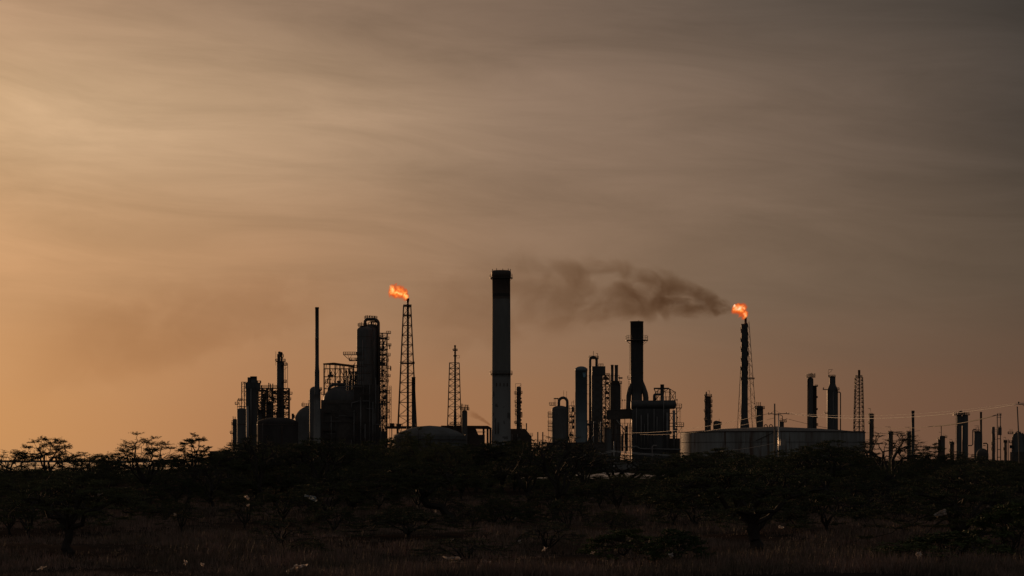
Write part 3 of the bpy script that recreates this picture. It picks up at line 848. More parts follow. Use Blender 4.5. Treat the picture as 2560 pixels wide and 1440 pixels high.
for a, y in ((78, 931.5), (48, 931), (46, 941), (60, 943.5), (71, 943)):
    ev.append((1453 + 15.45 * math.cos(R(a)), -15.45 * math.sin(R(a)), y))
for a, y in ((78, 931.5), (48, 931), (46, 941), (60, 943.5), (71, 943)):
    ev.append((1453 + 15.0 * math.cos(R(a)), -15.0 * math.sin(R(a)), y))
T.mb().add(ev, [(0, 1, 2, 3, 4), (9, 8, 7, 6, 5)] + [(i, i + 5, (i + 1) % 5 + 5, (i + 1) % 5) for i in range(5)]).build('emblem', M['emblem'])
for y in (940, 962, 985, 1010):
    T.mb().bar((1468, 0, y), (1473, 0, y), 1).build('tie', M['steel'])
T = Thing('square_shouldered_column', 'tall square-shouldered column with a looped overhead pipe right of the blue cylinder', 'column', 1494, 1205)
T.mb().box(1478.9, 1504.5, 938, T.by, -11, 11).build('body', M['vessel'])
T.mb().box(1479.5, 1513, 916, 938, -13, 12).build('upper_housing', M['dark_vessel'])
pipe(T, [(1475, -6, T.by), (1475, -6, 901)] + arc(1483, 901, 8, 180, 0, 9, -6)[1:] + [(1491, -6, 918)], 3.3, 'dark_vessel', 12, 'looped_pipe')
platform(T, 1484, 896, 12.5, 3, rail=6, d=-2)
T.mb().bar((1483.5, 0, 878), (1483.5, 0, 893), 1.4).build('mast', M['steel'])
T.mb().bar((1494, 0, 884), (1494, 0, 916), 1.6).bar((1490, 0, 884), (1494, 0, 884), 1.2).bar((1494, 0, 898), (1490, 0, 906), 1).build('davit', M['steel'])
deck(T, 1496, 1508, 915.6, -8, 8, 6)
bx = T.mb()
for y in range(945, 1060, 18):
    bx.bar((1481, -11.6, y), (1504, -11.6, y + 18), .9).bar((1504, -11.6, y), (1481, -11.6, y + 18), .9)
bx.build('bracing', M['steel'])
T = Thing('braced_tower', 'slender cross-braced steel tower between the square column and twin flues', 'steel tower', 1514, 1230)
frame(T, [1505.5, 1513.5, 1523], [-8, 8], [938, 949, 961, 973, 985, 998, 1010, 1022, 1034, 1047, 1060, 1072], 1.9, 1.6, 0.95, seed=23, clutter=24)
deck(T, 1505, 1524, 937.5, -8, 8, 4)
T = Thing('twin_flue_heater', 'stout fired heater topped by two upright flues in the middle cluster', 'heater', 1538, 1220)
T.mb().lathe(1538, [(8, 952), (12.8, 960), (13.3, 966), (13.3, 1026), (13, T.by)], 0, 28).build('shell', M['dark_vessel'], None, True)
for x, r, y in ((1530.4, 3.6, 912), (1540.7, 4.4, 912.5)):
    T.mb().lathe(x, [(r + .3, y), (r + .3, y + 2), (r, y + 2.3), (r, 954)], 0, 16).build('flue', M['vessel'], None, True)
platform(T, 1539, 958, 16, 9, rail=5, d=0)
deck(T, 1546, 1556, 945, -5, 5, 1.5)
T.mb().bar((1526, -4, 938), (1526, -4, 958), 1).bar((1548, -4, 938), (1548, -4, 958), 1.2).bar((1526, -4, 939), (1548, -4, 939), 1).build('service_frame', M['steel'])
ladder(T, 1552.5, 958, 1020, -6)
for x in (1556, 1562):
    T.mb().bar((x, -6, 1001), (x, -6, 1024), .8).cyl(x, 999, 1002, 1.5, d=-6, n=8).build('lamp_post', M['steel'])
T = Thing('big_stack', 'big grey stack with one ring walkway and two ducts spreading at its foot', 'stack', 1592, 1195)
T.mb().lathe(1592, [(16.8, 803.5), (17, 806), (16.3, 806.3), (16.4, 858), (16.2, 858.3), (16.2, 954), (15.0, 964), (13.4, 978), (13.2, 1010)], 0, 32).build('shaft', M['dark_vessel'], None, True)
platform(T, 1592, 850, 28, 16, rail=11, thick=1.8, brk=True)
T.mb().cyl(1597, 801, 806, 1, n=6).build('lightning_rod', M['steel'], None, True)
for y in (822, 877, 903, 932):
    T.mb().lathe(1592, [(16.9, y), (16.9, y + 0.9)], 0, 32).build('stiffening_ring', M['steel'], None, True)
pipe(T, [(1601, 0, 948), (1602.5, 0, 957), (1608, 0, 970), (1613, 0, 984), (1614.5, 0, 994), (1614.5, 0, 1006), (1614.5, 0, 1016)], [6, 7.2, 7.2, 7, 7, 7, 7], 'dark_vessel', 14, 'duct')
pipe(T, [(1583, 0, 950), (1582, 0, 960), (1575, 0, 974), (1571.5, 0, 988), (1571, 0, 1006), (1571, 0, 1040)], [5, 6.5, 6.5, 6.5, 6.5, 6.5], 'vessel', 14, 'duct')
ladder(T, 1574.5, 862, 936, -6)
deck(T, 1568.5, 1577, 947, -6, 3, 7)
ladder(T, 1572, 952, 1002, -9, 4)
T = Thing('header_heater', 'bulky fired heater under a long round-ended header drum and pipe trusses', 'heater', 1635, 1180)
T.mb().tube([(1577, 0, 1012.5), (1578.5, 0, 1012.5), (1686, 0, 1011.5), (1689, 0, 1011.5), (1690.8, 0, 1011.5)], [9.5, 11, 11, 8, 3.5], 18).build('header_drum', M['dark_vessel'], None, True)
T.mb().box(1579, 1671, 1022, T.by, -14, 16).build('casing', M['dark_vessel'])
for x, y0, r in ((1590, 1020, 1.3), (1602, 1038, 1.8), (1618.5, 1034, 1.9), (1634, 1022, 1.3), (1658, 992, 1.2), (1667, 1032, 3.2), (1683.5, 1026, 3.4), (1610, 1060, 1.0)):
    pipe(T, [(x, -16.5 - r, y0), (x, -16.5 - r, 1128)], r, 'pipe')
pipe(T, [(1641.5, -18, 1042), (1641.5, -18, 1080)] + [(1639, -18, 1082), (1620, -18, 1082)], 1.4, 'pipe')
pipe(T, [(1629, -30, T.by), (1629, -30, 1117), (1632, -30, 1114), (1640, -30, 1114)], 1.9, 'pale_pipe')
pipe(T, [(1578, -26, 1122), (1580, -26, 1118), (1588, -26, 1116), (1600, -26, 1122), (1700, -26, 1124)], 2.2, 'pipe')
pipe(T, [(1635, -2, 1006), (1635, -2, 990)] + arc(1639, 990, 4, 180, 90, 4, -2)[1:] + [(1654, -2, 986)], 2.9, 'dark_vessel', 10)
T.mb().lathe(1655.5, [(4.8, 961), (4.8, 984), (4.2, 988), (4.2, 1006)], 0, 16).build('stub_stack', M['dark_vessel'], None, True)
pt = T.mb()
pt.tube([(1635, 5, 971), (1672, 5, 971), (1675, 5, 974), (1675, 5, 1003)], 2.1, 8)
pt.tube([(1635, 5, 971), (1639, 5, 980), (1639, 5, 1003)], 1.1, 6)
pt.bar((1638, 5, 980), (1690, 5, 980), 1.6).bar((1688.5, 5, 979), (1688.5, 5, 1012), 2.2).bar((1675, 5, 972), (1689, 5, 981), 1.8)
for a, b, c_, d_ in ((1640, 980, 1652, 972), (1646, 972, 1640, 1000), (1660, 980, 1672, 972), (1664, 980, 1664, 1003), (1676, 981, 1688, 1002), (1688, 981, 1676, 1000), (1640, 1000, 1650, 986), (1662, 972, 1662, 981)):
    pt.bar((a, 5, b), (c_, 5, d_), 1.6)
for x in (1643, 1650, 1666, 1671, 1682):
    pt.bar((x, 3, 1003), (x, 3, 992 - (x % 3)), 1.4)
pt.bar((1658, 3, 992), (1690, 3, 992), 1.0)
pt.build('pipe_truss', M['steel'])
deck(T, 1686, 1704, 1019, -8, 6, 9, sides='rfb')
deck(T, 1682, 1709, 1065.5, -10, 8, 9, sides='rfb', thick=2)
T.mb().bar((1702, -8, 1021), (1684, -8, 1040), 1.2).bar((1704, -8, 1068), (1690, -8, 1090), 1.2).bar((1704, -8, 1066), (1704, -8, 1092), 1).bar((1690, -8, 1068), (1704, -8, 1090), 1).build('bracket', M['steel'])
ladder(T, 1699, 1021, 1065, -10, 4)
for x in (1673, 1691):
    T.mb().bar((x, -6, 1020), (x, -6, T.by), 3.4).build('column', M['steel'])
sp_ = T.mb()
for y in (1034, 1058, 1066, 1080, 1092):
    sp_.bar((1670, -6, y), (1692, -6, y), 2)
sp_.bar((1673, -6, 1034), (1684, -6, 1056), 1).bar((1684, -6, 1034), (1673, -6, 1056), 1).bar((1678, -6, 1034), (1684, -6, 1022), 1)
sp_.build('bracing', M['steel'])
for x, y in ((1674, 1082), (1688, 1076)):
    T.mb().tube([(x, -12, y), (x, 8, y)], 5, 14).build('drum', M['dark_vessel'], None, True)
for x, y in ((1692, 1000), (1693, 1044)):
    T.mb().bar((x, -4, y), (x + 2, -4, y + 12), .7).cyl(x, y - 2, y + 1.5, 1.6, d=-4, n=8).build('lamp', M['steel'])
T.mb().box(1671, 1700, 1096, T.by, -4, 8).build('skirt_wall', M['brick'])
T = Thing('enclosed_conveyor', 'box-sided conveyor gallery with a sunlit top edge left of the big stack', 'conveyor', 1548, 1185)
T.mb().add([(1516, -7, 1027), (1579, -7, 1023), (1579, -7, 1047), (1516, -7, 1049), (1516, 7, 1027), (1579, 7, 1023), (1579, 7, 1047), (1516, 7, 1049)],
           [(0, 3, 2, 1), (4, 5, 6, 7), (0, 1, 5, 4), (3, 7, 6, 2), (0, 4, 7, 3), (1, 2, 6, 5)]).build('gallery', M['brick'])
T.mb().add([(1514, -8, 1025.6), (1579, -8, 1021.4), (1579, 8, 1021.4), (1514, 8, 1025.6), (1514, -8, 1027), (1579, -8, 1023), (1579, 8, 1023), (1514, 8, 1027)],
           [(0, 3, 2, 1), (4, 5, 6, 7), (0, 1, 5, 4), (3, 7, 6, 2), (0, 4, 7, 3), (1, 2, 6, 5)]).build('roof', M['tank'])
for x in (1520, 1534, 1548, 1562, 1576):
    T.mb().bar((x, -5, 1047), (x, -5, T.by), 1.5).bar((x, 5, 1047), (x, 5, T.by), 1.5).build('post', M['rust'])
cb = T.mb()
for y in (1058, 1070, 1086, 1103, 1118):
    cb.bar((1518, -5, y), (1578, -5, y), 1.2)
for x, a in ((1520, 1050), (1534, 1050), (1548, 1070), (1562, 1086), (1548, 1103), (1520, 1086)):
    cb.bar((x, -5, a), (x + 14, -5, a + 18), .9)
cb.build('bracing', M['rust'])
pipe(T, [(1541, -8, 1050), (1570, -8, 1086)], 1.3, 'pale_pipe', 8, 'brace')
pipe(T, [(1552, -7, 1118), (1577, -7, 1117), (1578, -7, 1106)], 1.2, 'pale_pipe')
for x in (1540, 1557, 1569, 1573):
    pipe(T, [(x, -3, 1060), (x, -3, 1128)], 0.9, 'pale_pipe')
rr_ = random.Random(41)
for i in range(22):
    x = rr_.uniform(1518, 1574)
    a = rr_.uniform(1052, 1090)
    pipe(T, [(x, rr_.uniform(-5, 5), a), (x, rr_.uniform(-5, 5), a + rr_.uniform(10, 60))], rr_.uniform(0.5, 1.1), rr_.choice(('rust', 'pale_pipe', 'steel')), 6)
for x, y, r in ((1527, 1096, 4), (1556, 1090, 3.2), (1566, 1066, 2.8)):
    T.mb().dome(x, y, r, r * .5, 1128, -1, 14).build('drum', M['dark_vessel'], None, True)
T = Thing('pipe_gantry', 'tangled pipe gantry filling the gap between the square column and conveyor legs', 'pipework', 1500, 1168)
frame(T, [1468, 1478, 1488, 1498, 1508], [-6, 6], [1052, 1064, 1077, 1090, 1106], 1.2, 1.2, 0.7, seed=61, clutter=34)
ladder(T, 1510, 1050, 1106, -8)
T = Thing('slurry_tank', 'small upright grey tank under the conveyor gallery', 'tank', 1519, 1172)
T.mb().dome(1519, 1073, 10, 2.5, T.by, 0, 24).build('shell', M['vessel'], None, True)
platform(T, 1519, 1071, 10.6, 7, rail=4)
for px, y in ((1483.5, 1055), (1500.5, 1056)):
    T = Thing('lamp_post', 'pale slim lamp post in front of the square column, %s of the pair' % ('left' if px < 1490 else 'right'), 'lamp post', px, 1130, 'lamp posts before the square column')
    T.mb().bar((px, 0, y), (px, 0, T.by), 1.2).build('post', M['galv'])
    T.mb().bar((px, 0, y), (px + 3, 0, y - 0.4), .8).box(px + 1.5, px + 4.5, y - 1, y + 0.3, -1, 1).build('lamp_head', M['galv'])
T = Thing('substation', 'low dark plant building hidden behind trees under the middle cluster', 'building', 1450, 1130)
T.mb().box(1366, 1512, 1108, T.by, -10, 14).build('wall', M['brick'])
T.mb().box(1364, 1514, 1106, 1108.2, -11, 15).build('roof', M['steel'])
for x in (1392, 1420, 1448, 1480):
    T.mb().box(x, x + 9, 1117, 1125, -10.5, -9.6).build('window', M['rubber'])
T = Thing('tank_farm_wall', 'low pale bund wall below the heaters and conveyor', 'wall', 1600, 1020)
T.mb().box(1500, 1712, 1158, T.by, -2, 2).build('wall', M['conc'])
T.mb().box(1499, 1713, 1156.6, 1158.2, -3, 3).build('coping', M['conc'])
T = Thing('power_pole', 'short pole carrying sagging wires in front of the conveyor gallery', 'power pole', 1535, 760)
T.mb().bar((1535, 0, 1103), (1535, 0, T.by), 2.4, 8).build('pole', M['galv'])
T.mb().bar((1530, 0, 1128), (1540, 0, 1128), 1.5).build('crossarm', M['galv'])
def wire(name, label, p, q, sag, r, m, D0, D1, n=14, cat='wire', group=None):
    """a sagging wire between two points given as photo column and row, at distances D0 and D1"""
    pts = []
    P = Vector(((p[0] - 1280) * D0 / F, D0, CH + (HY - p[1]) * D0 / F))
    Q = Vector(((q[0] - 1280) * D1 / F, D1, CH + (HY - q[1]) * D1 / F))
    mb = MB(None)
    L = (Q - P).length
    for i in range(n + 1):
        t = i / n
        v = P.lerp(Q, t)
        v.z -= sag * L * 4 * t * (1 - t)
        pts.append(tuple(v - P))
    mb.tube(pts, r, 5)
    o = link_mesh(name, mb.v, mb.f, M[m], None, True, P)
    return tag(o, label, cat, group)
wire('power_line', 'upper sunlit wire falling left from the short pole before the conveyor', (1535, 1126), (1380, 1149), 0.004, 0.06, 'wire', 760, 760, group='wires of the short pole')
wire('power_line', 'lower sunlit wire falling left from the short pole before the conveyor', (1535, 1129), (1380, 1154), 0.006, 0.06, 'wire', 760, 760, group='wires of the short pole')
wire('power_line', 'upper sunlit wire running right from the short pole before the heater', (1535, 1127), (1712, 1138), 0.012, 0.06, 'wire', 760, 760, group='wires of the short pole')
wire('power_line', 'lower sunlit wire running right from the short pole before the heater', (1535, 1129), (1712, 1140), 0.016, 0.06, 'wire', 760, 760, group='wires of the short pole')

# ------------------------------------------------------------------ large tank and right flare
def big_tank_mat():
    m = mat('weathered_tank_paint', (0.28, 0.27, 0.25), 0.65, 0, 0.3, 0.12, (0.15, 0.128, 0.108), stretch=(1, 1, 0.1))
    t = m.node_tree
    b = t.nodes['Principled BSDF']
    base = b.inputs['Base Color'].links[0].from_socket
    g_ = N(t, 'ShaderNodeTexCoord')
    mp = N(t, 'ShaderNodeMapping')
    mp.inputs['Scale'].default_value = (0.5, 0.5, 0.035)
    t.links.new(g_.outputs['Object'], mp.inputs[0])
    s_ = smooth_(t, noise_(t, mp.outputs[0], 1.0, 4, 0.6), 0.55, 0.68)
    t.links.new(mix_(t, s_, base, (0.10, 0.055, 0.033)), b.inputs['Base Color'])
    return m
M['big_tank'] = big_tank_mat()
T = Thing('great_tank', 'very wide rust-streaked white storage tank with a low cone roof', 'storage tank', 1931, 900)
T.mb().lathe(1931, [(0.01, 1066.3), (120, 1072), (229.5, 1080.6)], 0, 96, False).build('roof', M['tank'], None, True)
T.mb().lathe(1931, [(229.5, 1080.6), (229.5, T.by)], 0, 96, False).build('shell', M['big_tank'], None, True)
T.mb().lathe(1931, [(229.5, 1080), (231, 1080), (231, 1082), (229.5, 1082)], 0, 96, False).build('rim', M['steel'], None, True)
T.mb().lathe(1931, [(229.9, 1106), (230.2, 1106), (230.2, 1107), (229.9, 1107)], 0, 96, False).build('seam', M['tank'], None, True)
T.mb().tube([(1931 + 231 * math.cos(R(a)), -231 * math.sin(R(a)), 1078 + (100 - a) * -1.9 + 14) for a in range(92, 108, 2)], 0.9, 4).build('stairway', M['steel'])
for x in (1911, 1924):
    pipe(T, [(x - 4, -30, 1072), (x - 4, -30, 1066)] + arc(x, 1066, 4, 180, 0, 6, -30)[1:] + [(x + 4, -30, 1072)], 1.1, 'steel', 6, 'roof_vent')
T = tower('many_decked_column', 'slim column with many small walkways at the left of the great tank', 'column', 1770, 1240, 7.3, 990,
          [(991, 0, 360, 2.5), (1005, -70, 70, 4), (1004, 110, 250, 3), (1016, -70, 70, 3.5), (1029, 100, 250, 4), (1030, -60, 60, 4), (1042, -70, 60, 3.5), (1050, 110, 250, 3.5), (1056, -60, 60, 3)], (1779, 990, 1064), 3, 'steel')
hook(T, 1774, 990, 13, 5)
T.mb().dome(1765.5, 983, 2, 4, 991).build('knockout_pot', M['steel'], None, True)
pipe(T, [(1762, -4, 990), (1762.5, -4, 1080)], .9, 'steel')
T = tower('squat_drum', 'squat drum with pipes on its head beside the many-decked column', 'vessel', 1792.5, 1232, 9.8, 1052, [(1060, -70, 70, 2)], None, 5, 'steel')
for x, y in ((1785, 1054), (1789, 1053), (1798, 1047)):
    T.mb().bar((x, 0, y), (x, 0, 1062), 1).build('vent_pipe', M['steel'])
pipe(T, [(1783, -4, 1066), (1785, -4, 1054), (1791, -4, 1052)], 1.1, 'steel')
T = Thing('strake_flare', 'thick burning flare stack with torn spiral strakes and a lattice back stay', 'flare tower', 1862, 1200)
T.mb().lathe(1861, [(9, 810), (9, 812), (8.2, 816), (8.3, 960), (8.6, 1030), (8.8, 1045), (12, 1062), (12, T.by)], 0, 24).build('stack', M['dark_vessel'], None, True)
T.mb().lathe(1863.8, [(3.0, 793), (3.2, 806), (4.2, 812)], 0, 14).build('flare_tip', M['steel'], None, True)
for ph in (0, 120, 240):
    mb = T.mb()
    v, f = [], []
    for i in range(80):
        y = 812 + i * 1.9
        an = R(ph + i * 9.5)
        ro = 9.0 + 1.9 * (0.15 + 0.85 * abs(math.sin(i * 0.13 + ph)) * (0.6 + 0.4 * math.sin(i * 0.71 + ph))) * (1 if i < 58 else 0.45)
        for rr, yy in ((8.0, y), (ro, y + 0.5), (ro, y + 2.2), (8.0, y + 1.7)):
            v.append((1861 + rr * math.cos(an), rr * math.sin(an), yy))
    for i in range(79):
        for j in range(4):
            f.append((i * 4 + j, i * 4 + (j + 1) % 4, (i + 1) * 4 + (j + 1) % 4, (i + 1) * 4 + j))
    mb.add(v, f).build('strake', M['dark_vessel'])
lv = [806, 828, 850, 868, 888, 905, 919, 944, 966, 998, 1010, 1028, 1047, T.by]
def lp(y):
    return (1871.8 + (y - 806) * 0.0715, -6 - (y - 806) * .02, y)
def lb(y):
    return (1869 + (y - 806) * 0.055, 14 + (y - 806) * .05, y)
def ll(y):
    return (1853 - (y - 915) * 0.055, 12, y)
T.mb().tube([lp(806), lp(T.by)], 0.7, 5).build('leg', M['steel'])
T.mb().tube([lb(806), lb(T.by)], 0.7, 5).build('leg', M['steel'])
T.mb().tube([ll(915), ll(T.by)], 0.65, 5).build('leg', M['steel'])
br = T.mb()
for i, (a, b) in enumerate(zip(lv, lv[1:])):
    br.bar(lp(a), (1868, 0, a), .7)
    br.bar(lp(a), lb(a), .6)
    br.bar((1868, 0, a), lp(b), .6)
    br.bar((1868, 0, b), lp((a + b) / 2), .55)
    br.bar(lb(a), lp(b), .6)
    if a > 900:
        br.bar(ll(max(a, 916)), (1854, 0, a), .6)
        br.bar((1854, 0, a), ll(b), .55)
br.build('bracing', M['steel'])
deck(T, 1868, 1886, 946.5, -4, 4, 2)
T.mb().bar((1872, -6, 802), (1872, -6, 808), .8).build('pilot_line', M['steel'])
T = tower('crowned_column', 'stubby column crowned with three vents beside the straked flare', 'column', 1898.8, 1235, 8.7, 1014, [(1021, 0, 360, 4.5)], (1906.5, 1020, 1064), 3, 'steel')
vents(T, (1892, 1897, 1901), 1006, 1015, 0.9)
hook(T, 1889, 1021, 6, -3)
T = Thing('bent_pipe_stack', 'small dark vessel with branching pipe arms behind the twin-legged pole', 'vessel', 1954, 1245)
T.mb().dome(1954, 1056, 5.8, 2, T.by).build('shell', M['steel'], None, True)
deck(T, 1948, 1966, 1054, -5, 5, 3)
pipe(T, [(1952, 0, 1056), (1952, 0, 1046), (1960, 0, 1050), (1968, 0, 1047)], 1, 'steel')
pipe(T, [(1956, 0, 1056), (1956, 0, 1040), (1950, 0, 1037)], 1, 'steel')

# ------------------------------------------------------------------ utility pole with transformer
T = Thing('twin_leg_pole', 'sunlit power pole with a twin leg, bowed crossarm and transformer box', 'power pole', 1940, 450)
T.mb().tube([(1936.6, 0, 1009), (1937.4, 0, T.by)], [1.7, 2.3], 10).build('pole', M['wood'], None, True)
T.mb().tube([(1946.5, 0, 1033), (1947.2, 0, T.by)], [1.4, 1.8], 10).build('pole', M['galv'], None, True)
T.mb().tube([(1920.5, -1, 1036), (1926, -1, 1034.2), (1937, -2.4, 1035.5), (1950, -2.4, 1034.6), (1964, -1, 1034), (1973, -1, 1035)], 1.0, 6).build('crossarm', M['wood'])
ca = T.mb().bar((1937, -2.2, 1024), (1926, -1, 1036), .6).bar((1937, -2.2, 1026), (1953, -2, 1034), .6).bar((1936, -2, 1037.5), (1950, -2, 1037.5), 1.1)
ca.build('stay', M['steel'])
for x in (1921.5, 1929, 1966, 1972):
    T.mb().cyl(x, 1030.5, 1034.5, 0.8, d=-1, n=8).build('insulator', M['rubber'], None, True)
for y in (1066, 1090, 1117):
    T.mb().bar((1937, 0, y), (1947, 0, y), 1.0).build('rung', M['galv'])
T.mb().box(1950, 1963, 1099, 1113.5, -4, 4).bar((1947, 0, 1101), (1952, 0, 1101), 1.2).build('transformer_box', M['pale_pipe'])
wire('power_line', 'brightest sunlit wire rising right from the twin-legged pole to the frame edge', (1972, 1034), (2566, 1007), 0.012, 0.042, 'wire', 450, 330, 24, group='wires of the twin-legged pole')
wire('power_line', 'fainter sunlit wire just above the brightest one right of the twin-legged pole', (1966, 1031), (2566, 1004), 0.010, 0.018, 'wire', 450, 331, 24, group='wires of the twin-legged pole')
wire('power_line', 'thin dark upper wire sloping left from the twin-legged pole over the great tank', (1921, 1034), (1560, 1082), 0.006, 0.035, 'rubber', 450, 620, 20, group='wires of the twin-legged pole')
wire('power_line', 'thin dark lower wire sloping left from the twin-legged pole over the great tank', (1936, 1045), (1600, 1086), 0.006, 0.03, 'rubber', 450, 620, 20, group='wires of the twin-legged pole')
wire('power_line', 'thin dark wire falling right from the twin-legged pole behind the bottle column', (1972, 1048), (2300, 1076), 0.008, 0.035, 'rubber', 450, 640, 20, group='wires of the twin-legged pole')
wire('service_wire', 'pale wire slanting down left across the great tank from the transformer box', (1944, 1106), (1800, 1128), 0.01, 0.025, 'wire', 450, 470, 12)

# ------------------------------------------------------------------ right-hand columns
T = tower('twin_column', 'taller of the paired columns with a vent crown behind the great tank', 'column', 2026.5, 1245, 7.0, 944, [(942, 0, 360, 5)], None, 4, 'dark_vessel')
T.mb().cyl(2037, 964, T.by, 5.4, d=5).build('side_column', M['dark_vessel'], None, True)
platform(T, 2038, 965, 7.5, 3, -90, 90, d=5, rail=3)
vents(T, (2022.5, 2026, 2029, 2032, 2037), 933, 942, 1.0)
pipe(T, [(2018.7, -3, 1080), (2018.7, -3, 950), (2020.5, -3, 946), (2023, -3, 945)], 1.2, 'steel')
for y in (990, 1020, 1040):
    T.mb().box(2042, 2044.6, y, y + 5, 2, 6).build('nozzle', M['steel'])
platform(T, 2038, 1062, 8, 5, -80, 80, d=5, rail=4)
T = Thing('bottle_column', 'bottle-shouldered column with a lifting frame behind the great tank', 'column', 2081, 1240)
T.mb().lathe(2081, [(0.01, 940), (6, 941), (7.6, 945), (7.6, 959), (9, 964), (13, 972), (13.9, 978), (13.9, T.by)], 0, 28).build('shell', M['dark_vessel'], None, True)
platform(T, 2080, 942, 9, 5, rail=4.5)
platform(T, 2081, 973, 24, 12, 160, 200, rail=4)
platform(T, 2081, 974, 18, 12, -60, 60, rail=5)
platform(T, 2081, 1032, 21, 13.5, 160, 200, rail=4)
T.mb().bar((2070.5, 0, 923.7), (2070.5, 0, 943), 1.2).bar((2070.5, 0, 924), (2082, 0, 924), 1.1).bar((2071, 0, 934), (2080, 0, 926), .9).build('davit', M['steel'])
pipe(T, [(2092, -4, 990), (2092.5, -4, 984)] + arc(2096.5, 984, 4, 180, 0, 6, -4)[1:] + [(2100.5, -4, T.by)], 1.5, 'steel', 8, 'overhead_pipe')
pipe(T, [(2081, -15, 980), (2081, -15, T.by)], 0.9, 'pipe')
T = Thing('far_latticed_mast', 'slender latticed mast with a plain unlit tip right of the bottle column', 'flare tower', 2147.5, 1225)
lattice(T, 2147, 943, T.by, 17, 28, [943, 952, 961, 970, 979, 988, 997, 1007, 1018, 1030, 1042, 1054, 1066, 1078, T.by], 4, 1.4, 0.9, style='K')
T.mb().lathe(2147.8, [(3.0, 925), (3.0, 941), (1.8, 944), (1.8, T.by)], 0, 12).build('riser', M['steel'], None, True)
platform(T, 2146.5, 942, 9.5, 2, rail=3.5)
for px, r, yt, D, lab, dv, hd in (
        (2177.5, 4.8, 1034, 1230, 'slim column with a short lifting arm right of the far latticed mast', (2176.5, 14, 7, 1), 2),
        (2225.5, 4.6, 1078, 1210, 'slim column rising out of the thorn tree, left of two alike', (2225.5, 12, 12, 1), 2),
        (2272, 5.0, 1078, 1215, 'slim column rising out of the thorn tree, right of two alike by the plain stack', (2275.5, 11, 14, 1), 2),
        (2378.5, 4.4, 1104, 1235, 'short column among the bushes left of the twin reactor pair', (2380, 6, 7, 1), 2),
        (2512.5, 2.6, 1100, 1240, 'tiny slim column between the transformer pole and dark right-hand block', (2514, 8, 6, 1), 1)):
    T = tower('slim_column', lab, 'column', px, D, r, yt, [(yt + 6, -70, 60, 3), (yt + 5, 110, 240, 2.5), (yt + 24, 110, 240, 3), (yt + 36, -70, 60, 2.5)], (px + r + 1, yt + 5, yt + 60), hd, 'steel', 'slim columns right of the great tank')
    hook(T, dv[0], yt + 1, dv[1], dv[2], 0, dv[3])
    pipe(T, [(px + r + 0.6, -3, yt + 60), (px + r + 0.6, -3, yt + 3), (px + 1, -3, yt - 2)], .8, 'steel', 6)
T = Thing('plain_stack', 'plain round stack swelling toward its base at the right of the thorn tree', 'stack', 2283, 1200)
T.mb().lathe(2282.3, [(4.0, 1027), (4.0, 1032), (3.6, 1032.3), (3.7, 1062), (4.2, 1085), (4.7, T.by)], 0, 18).build('shaft', M['dark_vessel'], None, True)
T.mb().lathe(2282.3, [(4.2, 1026.6), (4.2, 1028.5)], 0, 18).build('rim', M['steel'], None, True)
T = Thing('spiked_column', 'small column cluster with one tall thin spike left of the twin reactor pair', 'column', 2355, 1235)
T.mb().dome(2356, 1092, 7, 3, T.by, 3).build('shell', M['steel'], None, True)
T.mb().cyl(2353, 1063, 1092, 1.0).build('spike', M['steel'], None, True)
T.mb().dome(2347, 1100, 2.6, 1.4, T.by).build('drum', M['steel'], None, True)
for x, y in ((2359, 1084), (2362, 1086)):
    T.mb().bar((x, 0, y), (x, 0, 1096), .9).build('vent_pipe', M['steel'])
T.mb().bar((2346.5, 0, 1080.5), (2353, 0, 1080.5), .9).build('davit', M['steel'])
deck(T, 2362, 2367, 1093, -4, 4, 4)
deck(T, 2343, 2350, 1098, -4, 4, 4)
T = Thing('twin_reactor', 'pair of thick upright reactors joined under one crowded walkway', 'vessel', 2405.5, 1215)
for x, r in ((2397.3, 6.6), (2412.7, 7.4)):
    T.mb().dome(x, 1040, r, 3, T.by).build('shell', M['dark_vessel'], None, True)
T.mb().box(2392, 2419, 1040, 1064, -5, 5).build('upper_housing', M['dark_vessel'])
deck(T, 2383, 2423, 1036.5, -9, 9, 4.5)
for x, h in ((2391, 6), (2396, 7), (2401, 9), (2404, 8), (2409, 6), (2412, 8), (2417, 6)):
    T.mb().cyl(x, 1037 - h, 1037, 1.3, d=random.uniform(-4, 4), n=8).build('valve', M['steel'], None, True)
pipe(T, [(2398, 0, 1036), (2398, 0, 1032)] + arc(2402, 1032, 4, 180, 0, 6)[1:] + [(2406, 0, 1036)], 1.4, 'steel')
ladder(T, 2389, 1040, 1110, -5)
T = Thing('tapered_stack', 'dark stack right of the twin reactor pair, widening below mid height', 'stack', 2452, 1225)
T.mb().lathe(2452.4, [(2.7, 1030), (2.7, 1075), (3.3, 1092), (3.4, T.by)], 0, 16).build('shaft', M['dark_vessel'], None, True)
T.mb().lathe(2452.4, [(2.95, 1029.6), (2.95, 1031.5)], 0, 16).build('rim', M['steel'], None, True)
T = tower('davit_drum', 'upright drum with side pipes and lifting frame against the tapered stack', 'vessel', 2443, 1205, 7.6, 1077, [(1079, 0, 360, 1.5)], None, 3, 'dark_vessel')
pipe(T, [(2418, -4, 1114), (2428, -4, 1114), (2431, -4, 1111), (2431, -4, 1076), (2434, -4, 1073), (2440, -4, 1074)], 1.3, 'steel')
T.mb().bar((2447, 0, 1064.5), (2447, 0, 1078), .9).bar((2435.5, 0, 1064.5), (2447, 0, 1064.5), .8).bar((2442, 0, 1065), (2447, 0, 1072), .7).build('davit', M['steel'])
T.mb().bar((2440, 0, 1068), (2440, 0, 1077), 1.2).build('valve', M['steel'])
T = Thing('domed_bunker', 'low dark dome with a bent pipe right of the tapered stack', 'vessel', 2458, 1190)
T.mb().dome(2456, 1136, 15, 15, T.by, 0, 26).build('shell', M['brick'], None, True)
